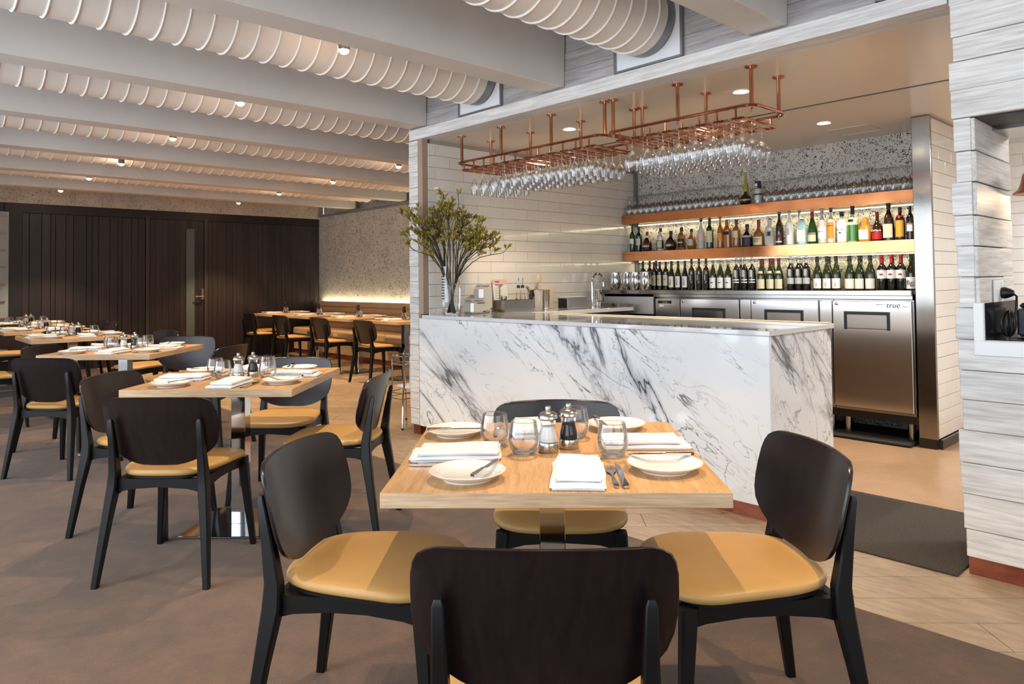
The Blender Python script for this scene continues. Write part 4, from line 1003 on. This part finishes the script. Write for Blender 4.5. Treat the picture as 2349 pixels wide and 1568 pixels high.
# ------------------------------------------------------------------ vase of flowering branches
VX, VY = 3.55, 4.50
va = thing('flower_vase', 'clear glass vase of tall branching olive yellow flowers on the bar end', 'vase', (VX, VY, .9705))
MB().lathe([(0, .001), (.062, 0), (.068, .012), (.074, .09), (.078, .19), (.072, .26), (.068, .275)], 28, None, False).build('vase_glass', M['glass'], va, True)
MB().lathe([(0, .003), (.061, .003), (.061, .02), (0, .022)], 28).build('vase_base', M['glass_base'], va, True)
MB().lathe([(.0275, .10), (.0275, .385)], 20, Matrix.Translation((-.03, .03, 0)), False).build('white_card_roll', M['linen'], va, True)
pr2 = MB()
for j in range(9):
    for i in range(3): pr2.box(-.0592, -.0585, .012 + i * .012, .018 + i * .012 + rnd.uniform(0, .003), .30 - j * .022, .31 - j * .022)
pr2.build('print', M['l_black'], va)
M['stem'] = plain('dark_green_stem', '#39331d', .6); M['stem_low'] = plain('green_stem', '#3a4a22', .5)
M['bud'] = (lambda t: (t.base(rand_tint(t, t.ramp(t.noise(t.coord(), 30, 2), (.3, lin('#7a6a24')), (.7, lin('#a4943f'))), .2)), t.set(Roughness=.7), t.m)[-1])(NT('olive_blossom'))
r3 = random.Random(5)
def bud(mb, p, d, s_):
    d = Vector(d).normalized(); q_ = d.to_track_quat('Z', 'Y').to_matrix().to_4x4()
    mb.lathe([(0, 0), (.0035 * s_, .004 * s_), (.006 * s_, .014 * s_), (.0045 * s_, .024 * s_), (0, .030 * s_)], 6, Matrix.Translation(p) @ q_)
LA, DE = Vector((.73, -.684, 0)), Vector((.684, .73, 0))
for i in range(30):
    la, de = -.36 + .74 * (i + .5) / 30 + r3.uniform(-.03, .03), r3.uniform(-.17, .06)
    of = LA * la + DE * de; ro = abs(la); a = math.atan2(of.y, of.x); ro2 = of.length
    hgt = r3.uniform(.52, .93) - .5 * max(0, ro - .2)
    tip = Vector((of.x, of.y, hgt)); b0 = Vector((.035 * math.cos(a + 2.4), .035 * math.sin(a + 2.4), .012))
    neck = Vector((.045 * math.cos(a), .045 * math.sin(a), .28)); 
    pts = []
    for j in range(9):
        u = j / 8
        if u < .35: p = b0.lerp(neck, u / .35)
        else:
            w_ = (u - .35) / .65; p = neck.lerp(tip, w_); sag = math.sin(w_ * PI) * .05; p = p + Vector((-math.cos(a) * sag * .4 + r3.uniform(-.008, .008), -math.sin(a) * sag * .4 + r3.uniform(-.008, .008), sag))
        pts.append(p)
    st = MB().tube(pts, [.0055 - .003 * j / 8 for j in range(9)], 5).build('stem', M['stem'], va, True)
    bl = MB(); tw = MB()
    for t_ in range(6):
        k0 = pts[r3.choice((5, 6, 7, 7, 8))]; dr = Vector((math.cos(a) * .5 + r3.uniform(-.8, .8), math.sin(a) * .5 + r3.uniform(-.8, .8), r3.uniform(.5, 1.2))).normalized()
        e = k0 + dr * r3.uniform(.06, .14)
        if (e.y + VY > 4.67 and e.x + VX > 3.385) or (e.z > .80 and e.x > -.0): continue
        mid_ = (k0 + e) / 2 + Vector((0, 0, -.012)); tw.tube([k0, mid_, e], [.0022, .002, .0015], 4)
        for b_ in range(9):
            dd = (dr + Vector((r3.uniform(-1, 1), r3.uniform(-1, 1), r3.uniform(-.3, 1)))).normalized(); base = e - dr * r3.uniform(0, .035)
            if base.y + VY > 4.66 and base.x + VX > 3.38: continue
            e2 = base + dd * .014; tw.tube([base, e2], .0013, 3); bud(bl, e2, dd, r3.uniform(.85, 1.3))
    x_ = tw.build('twigs', M['stem'], va); x_['kind'] = 'stuff'; x_.parent = st
    x_ = bl.build('blossoms', M['bud'], va, True); x_.parent = st; x_['kind'] = 'stuff'

# ------------------------------------------------------------------ things along the tiled wall
ZC = .9705
c = thing('straw_dispenser', 'low rounded satin steel box with a slot, beside the vase', 'dispenser', (3.80, 4.50, ZC))
MB().bbox(-.085, .075, -.06, .06, 0, .105, .018).build('body', M['silver_paint'], c, True); MB().bbox(-.08, .07, -.055, .055, .106, .125, .008).build('lid', M['silver_paint'], c)
MB().box(-.03, .05, -.0625, -.060, .083, .089).build('slot', M['black'], c); MB().box(.03, .06, -.0625, -.060, .014, .022).build('badge', M['l_black'], c)
c = thing('steel_canister', 'tall satin steel canister with curved front behind the low box', 'canister', (3.955, 4.58, ZC))
MB().bbox(-.075, .075, -.06, .06, 0, .225, .028).build('body', M['silver_paint'], c, True); MB().lathe([(0, .226), (.055, .226), (.058, .232), (.05, .24), (0, .242)], 24).build('lid', M['silver_paint'], c, True)
MB().box(.03, .055, -.0625, -.060, .03, .038).build('badge', M['l_black'], c)
def tiny(label, x, y, cap='yellow', z=ZC):
    bottle('bitters_bottle', label, (x, y, z), 'shoulder', .135, .034, 'dark', cap, .3, ((.25, .62, 'white', 70),), cat='bottle')
tiny('little bitters bottle with yellow cap beside the steel canister', 3.83, 4.63)
c = thing('bar_caddy', 'brushed steel caddy tray against the tiled wall', 'caddy', (4.255, 4.52, ZC))
m = MB().box(-.175, .175, -.07, -.066, .002, .10).box(-.175, .175, .066, .07, .002, .10).box(-.175, -.171, -.066, .066, .002, .10).box(.171, .175, -.066, .066, .002, .10).box(-.175, .175, -.07, .07, 0, .002); m.build('tray', M['satin_steel'], c)
tiny('little bitters bottle with yellow cap standing in the steel caddy', 4.27, 4.50, z=ZC + .003)
bpy.context.view_layer.update()
for k_, (x, lab) in enumerate(((4.355, 'left clear cruet bottle with metal pourer in the caddy'), (4.405, 'right clear cruet bottle with metal pourer in the caddy'))):
    o = thing('cruet_bottle', lab, 'bottle', (x - .03, 4.535, ZC + .0025), 0, 'cruets in the steel caddy')
    MB().lathe([(0, 0), (.026, 0), (.028, .01), (.028, .09), (.02, .15), (.012, .18), (.012, .20)], 18, None, False).build('glass_body', M['glass'], o, True)
    MB().lathe([(0, .002), (.024, .002), (.024, .05), (0, .052)], 16).build('contents', M['b_clear'], o, True)
    MB().lathe([(0, .198), (.015, .198), (.015, .222), (0, .223)], 14).build('stopper', M['black'], o, True)
    MB().tube([(0, 0, .22), (0, 0, .25), (.006, 0, .285)], .005, 8).build('spout', M['chrome'], o, True)
o = thing('menu_card', 'white menu card with pink header leaning on the tiles', 'card', (4.24, 4.655, ZC)); 
MB().box(-.085, .085, .0, .002, 0, .28, Matrix.Rotation(R(-7), 4, 'X')).build('sheet', M['linen'], o)
Mh = Matrix.Rotation(R(-7), 4, 'X')
MB().box(-.085, .085, -.0012, -.0004, .235, .28, Mh).build('header', M['l_pink'], o)
for j in range(5): MB().box(-.06, .0 + .02 * (j % 2), -.0012, -.0004, .20 - j * .022, .206 - j * .022, Mh).build('text_line', M['l_grey'], o)
t_ = text('vega', .03, (-.04, -.012 + .0, .262), (R(90 - 7), 0, 0), M['l_black'], o); t_.location = Mh @ Vector((-.03, -.0016, .262))
t_ = text('beverages', .022, (0, 0, 0), (R(83), 0, 0), M['l_black'], o); t_.location = Mh @ Vector((-.01, -.0016, .232))
o = thing('bar_spoon', 'twisted bar spoon standing in a jigger behind the canister', 'spoon', (4.10, 4.53, ZC + .0025))
MB().tube([(0, 0, .004), (0, 0, .21)], .0035, 6).build('shaft', M['black'], o); MB().box(-.018, .018, -.004, .004, .21, .216).build('finial', M['satin_steel'], o)
o = thing('jigger', 'dark steel jigger standing in the caddy', 'jigger', (4.145, 4.53, ZC + .0025)); 
MB().lathe([(0, 0), (.026, 0), (.02, .06), (.029, .13), (.027, .13), (.018, .062), (0, .06)], 18).build('cup', M['satin_steel'], o, True); MB().lathe([(.0202, .055), (.0215, .06), (.0202, .065)], 18, None, False).build('waist_band', M['chrome'], o, True)
o = thing('ice_bucket', 'steel ice bucket with a dark scoop leaning inside', 'bucket', (4.52, 4.52, ZC))
MB().lathe([(0, 0), (.060, 0), (.064, .01), (.078, .175), (.082, .18), (.080, .184), (.075, .18), (.062, .012), (0, .012)], 32).build('bucket', M['chrome'], o, True)
MB().tube([(-.02, 0, .10), (-.095, .0, .20), (-.115, 0, .215)], [.006, .012, .014], 8).build('ladle', M['satin_steel'], o, True)
o = thing('shaker_tin', 'dark steel shaker tin beside the ice bucket', 'tin', (4.655, 4.53, ZC)); MB().lathe([(0, 0), (.035, 0), (.043, .178), (.045, .182), (.042, .182), (.034, .01), (0, .01)], 26).build('tin', M['satin_steel'], o, True); MB().lathe([(.0352, .004), (.037, .010), (.0356, .016)], 26, None, False).build('base_band', M['chrome'], o, True)
o = thing('hawthorn_strainer', 'wooden spoon standing upright behind the shaker tin', 'spoon', (4.66, 4.63, ZC)); MB().tube([(0, 0, 0), (.02, 0, .24)], .006, 8).build('handle', plain('pale_wood', '#d9c09b', .6), o); MB().lathe([(0, 0), (.02, .012), (.030, .045), (.024, .08), (0, .095)], 14, Matrix.Translation((.02, 0, .235)) @ Matrix.Scale(.3, 4, (0, 1, 0))).build('bowl', plain('spoon_wood', '#dcc7a8', .6), o, True)
o.name = 'wooden_spoon'
o = thing('cutting_board', 'pale translucent cutting board standing against the tiles', 'board', (4.80, 4.672, ZC)); MB().bbox(-.10, .10, -.006, .006, .0, .215, .004).build('board', plain('translucent_white', '#e3dac9', .3), o)
o = thing('napkin_holder', 'black and steel napkin box on the pale worktop', 'holder', (4.93, 4.48, ZC))
MB().bbox(-.10, .17, -.062, .062, 0, .105, .003).build('box', M['satin_steel'], o); MB().box(-.1015, -.1002, -.05, .05, .012, .095).build('dark_end', M['black'], o); MB().box(-.09, .16, -.05, .05, .1055, .112).build('napkins', M['linen'], o)
o = thing('tap', 'chrome swan neck tap at the end of the pale worktop', 'tap', (5.27, 4.50, ZC))
MB().lathe([(0, 0), (.028, 0), (.028, .008), (.022, .012), (.022, .07), (.014, .075), (0, .076)], 20).build('base', M['chrome'], o, True)
MB().tube([(0, 0, .07), (0, 0, .24)] + [(.085 - .085 * math.cos(a), 0, .24 + .085 * math.sin(a)) for a in [R(18 * i) for i in range(1, 11)]] + [(.17, 0, .20)], .0115, 10).build('spout', M['chrome'], o, True)
MB().tube([(0, -.02, .05), (0, -.075, .062)], .008, 8).build('lever', M['chrome'], o, True)
o = thing('steel_cup', 'polished steel cup behind the tap', 'cup', (5.43, 4.58, ZC)); MB().lathe([(0, 0), (.038, 0), (.05, .17), (.048, .17), (.036, .01), (0, .01)], 24).build('cup', M['chrome'], o, True); MB().lathe([(.0385, .003), (.0405, .008), (.0395, .013)], 24, None, False).build('foot_band', M['satin_steel'], o, True)
pit = None
for i, (px_, y) in enumerate(((5.745, 4.60), (5.745, 4.448), (5.70, 4.315), (5.70, 4.188))):
    lab = 'polished steel pitcher, %s of four from the tiled wall' % ('first', 'second', 'third', 'fourth')[i]
    if pit is None:
        pit = thing('water_pitcher', lab, 'pitcher', (px_, y, ZW), R(-42), 'steel pitchers in a row'); pit.scale = (.86, .86, 1)
        MB().lathe([(0, 0), (.055, 0), (.064, .02), (.071, .07), (.068, .125), (.058, .168), (.060, .176), (.057, .176), (.055, .166), (.064, .12), (.066, .07), (.058, .022), (0, .012)], 32).build('body', M['chrome'], pit, True)
        MB().tube([(-.02, -.058, .165), (-.035, -.10, .16), (-.04, -.115, .11), (-.035, -.10, .05), (-.02, -.062, .03)], .008, 8).build('handle', M['chrome'], pit, True)
    else: dup(pit, (px_, y, ZW), R(-42), lab)

# ------------------------------------------------------------------ hatch: socket, printer, cables, copper lamp
o = thing('power_outlet', 'white double power outlet on the plank reveal of the hatch', 'outlet', (3.70, .8375, 1.165))
MB().bbox(-.085, .06, -.008, 0, -.05, .05, .003).build('face_plate', M['white_plastic'], o); MB().box(-.086, .061, -.003, 0, -.052, .052).build('back_box', M['grey_metal'], o)
MB().bbox(-.045, -.03, -.0095, -.0081, -.01, .012, .001).build('switch', M['white_paint'], o); MB().bbox(.02, .035, -.0095, -.0081, .02, .04, .001).build('switch', M['white_paint'], o)
o = thing('power_plug', 'black plug and lead pushed into the white outlet', 'plug', (3.725, .829, 1.16))
MB().lathe([(0, 0), (.024, 0), (.026, .012), (.020, .03), (.012, .045), (0, .046)], 16, Matrix.Rotation(R(90), 4, 'X')).build('plug_body', M['black'], o, True)
MB().tube([(.0, -.04, 0), (.012, -.052, -.015), (.02, -.048, -.06), (.012, -.044, -.11), (-.03, -.04, -.16)], .0045, 6).build('lead', M['black'], o, True)
o = thing('cable_coil', 'bundle of black cables heaped on the black ledge', 'cable', (3.60, .787, .9705))
for j in range(6):
    a0 = j * .5; rr = .035 + .006 * (j % 3)
    MB().tube([(rr * math.cos(a0) * math.cos(t) - .01 * j * .3, -.01 + rr * math.sin(a0) * math.cos(t) * .6, .065 + .055 * math.sin(t)) for t in [2 * PI * i / 20 for i in range(20)]], .0042, 6, True).build('cable_loop', M['black'], o, True)
MB().tube([(-.05, -.02, .006), (.02, -.06, .006), (.07, -.04, .006), (.12, -.06, .006)], .0045, 6).build('cable_tail', M['black'], o, True)
o = thing('receipt_printer', 'dark grey receipt printer standing on the black ledge', 'printer', (3.76, .695, .9705))
MB().bbox(0, .2, -.12, .09, .0, .12, .01).build('body', plain('printer_grey', '#4e5358', .4), o); MB().bbox(.0, .2, -.11, .08, .121, .145, .012).build('lid', M['black'], o)
MB().box(-.0015, -.0002, -.06, .05, .02, .06).build('port_recess', M['black'], o)
MB().bbox(.04, .16, -.06, .04, .146, .19, .004).build('card_terminal', M['l_blue'], o)
o = thing('copper_pendant', 'bell shaped copper pendant lamp hanging in the serving hatch', 'pendant lamp', (3.90, .70, 1.60))
MB().lathe([(.115, 0), (.112, .006), (.094, .02), (.083, .05), (.076, .085), (.058, .118), (.03, .133), (.018, .137), (.018, .165), (.012, .17), (0, .17)], 36).build('shade', plain('aged_copper', '#9c5a38', .35, .8), o, True)
MB().tube([(0, 0, .165), (0, 0, .272)], .004, 6).build('flex', M['black'], o); MB().lathe([(0, .03), (.03, .04), (.035, .065), (.02, .09), (0, .1)], 16).build('bulb', M['lamp_warm'], o, True)
l_ = bpy.data.lights.new('pendant_light', 'POINT'); l_.energy = 6; l_.color = (1, .75, .5); l_.shadow_soft_size = .03
q_ = bpy.data.objects.new('pendant_light', l_); COL.objects.link(q_); q_.location = (3.90, .70, 1.61)
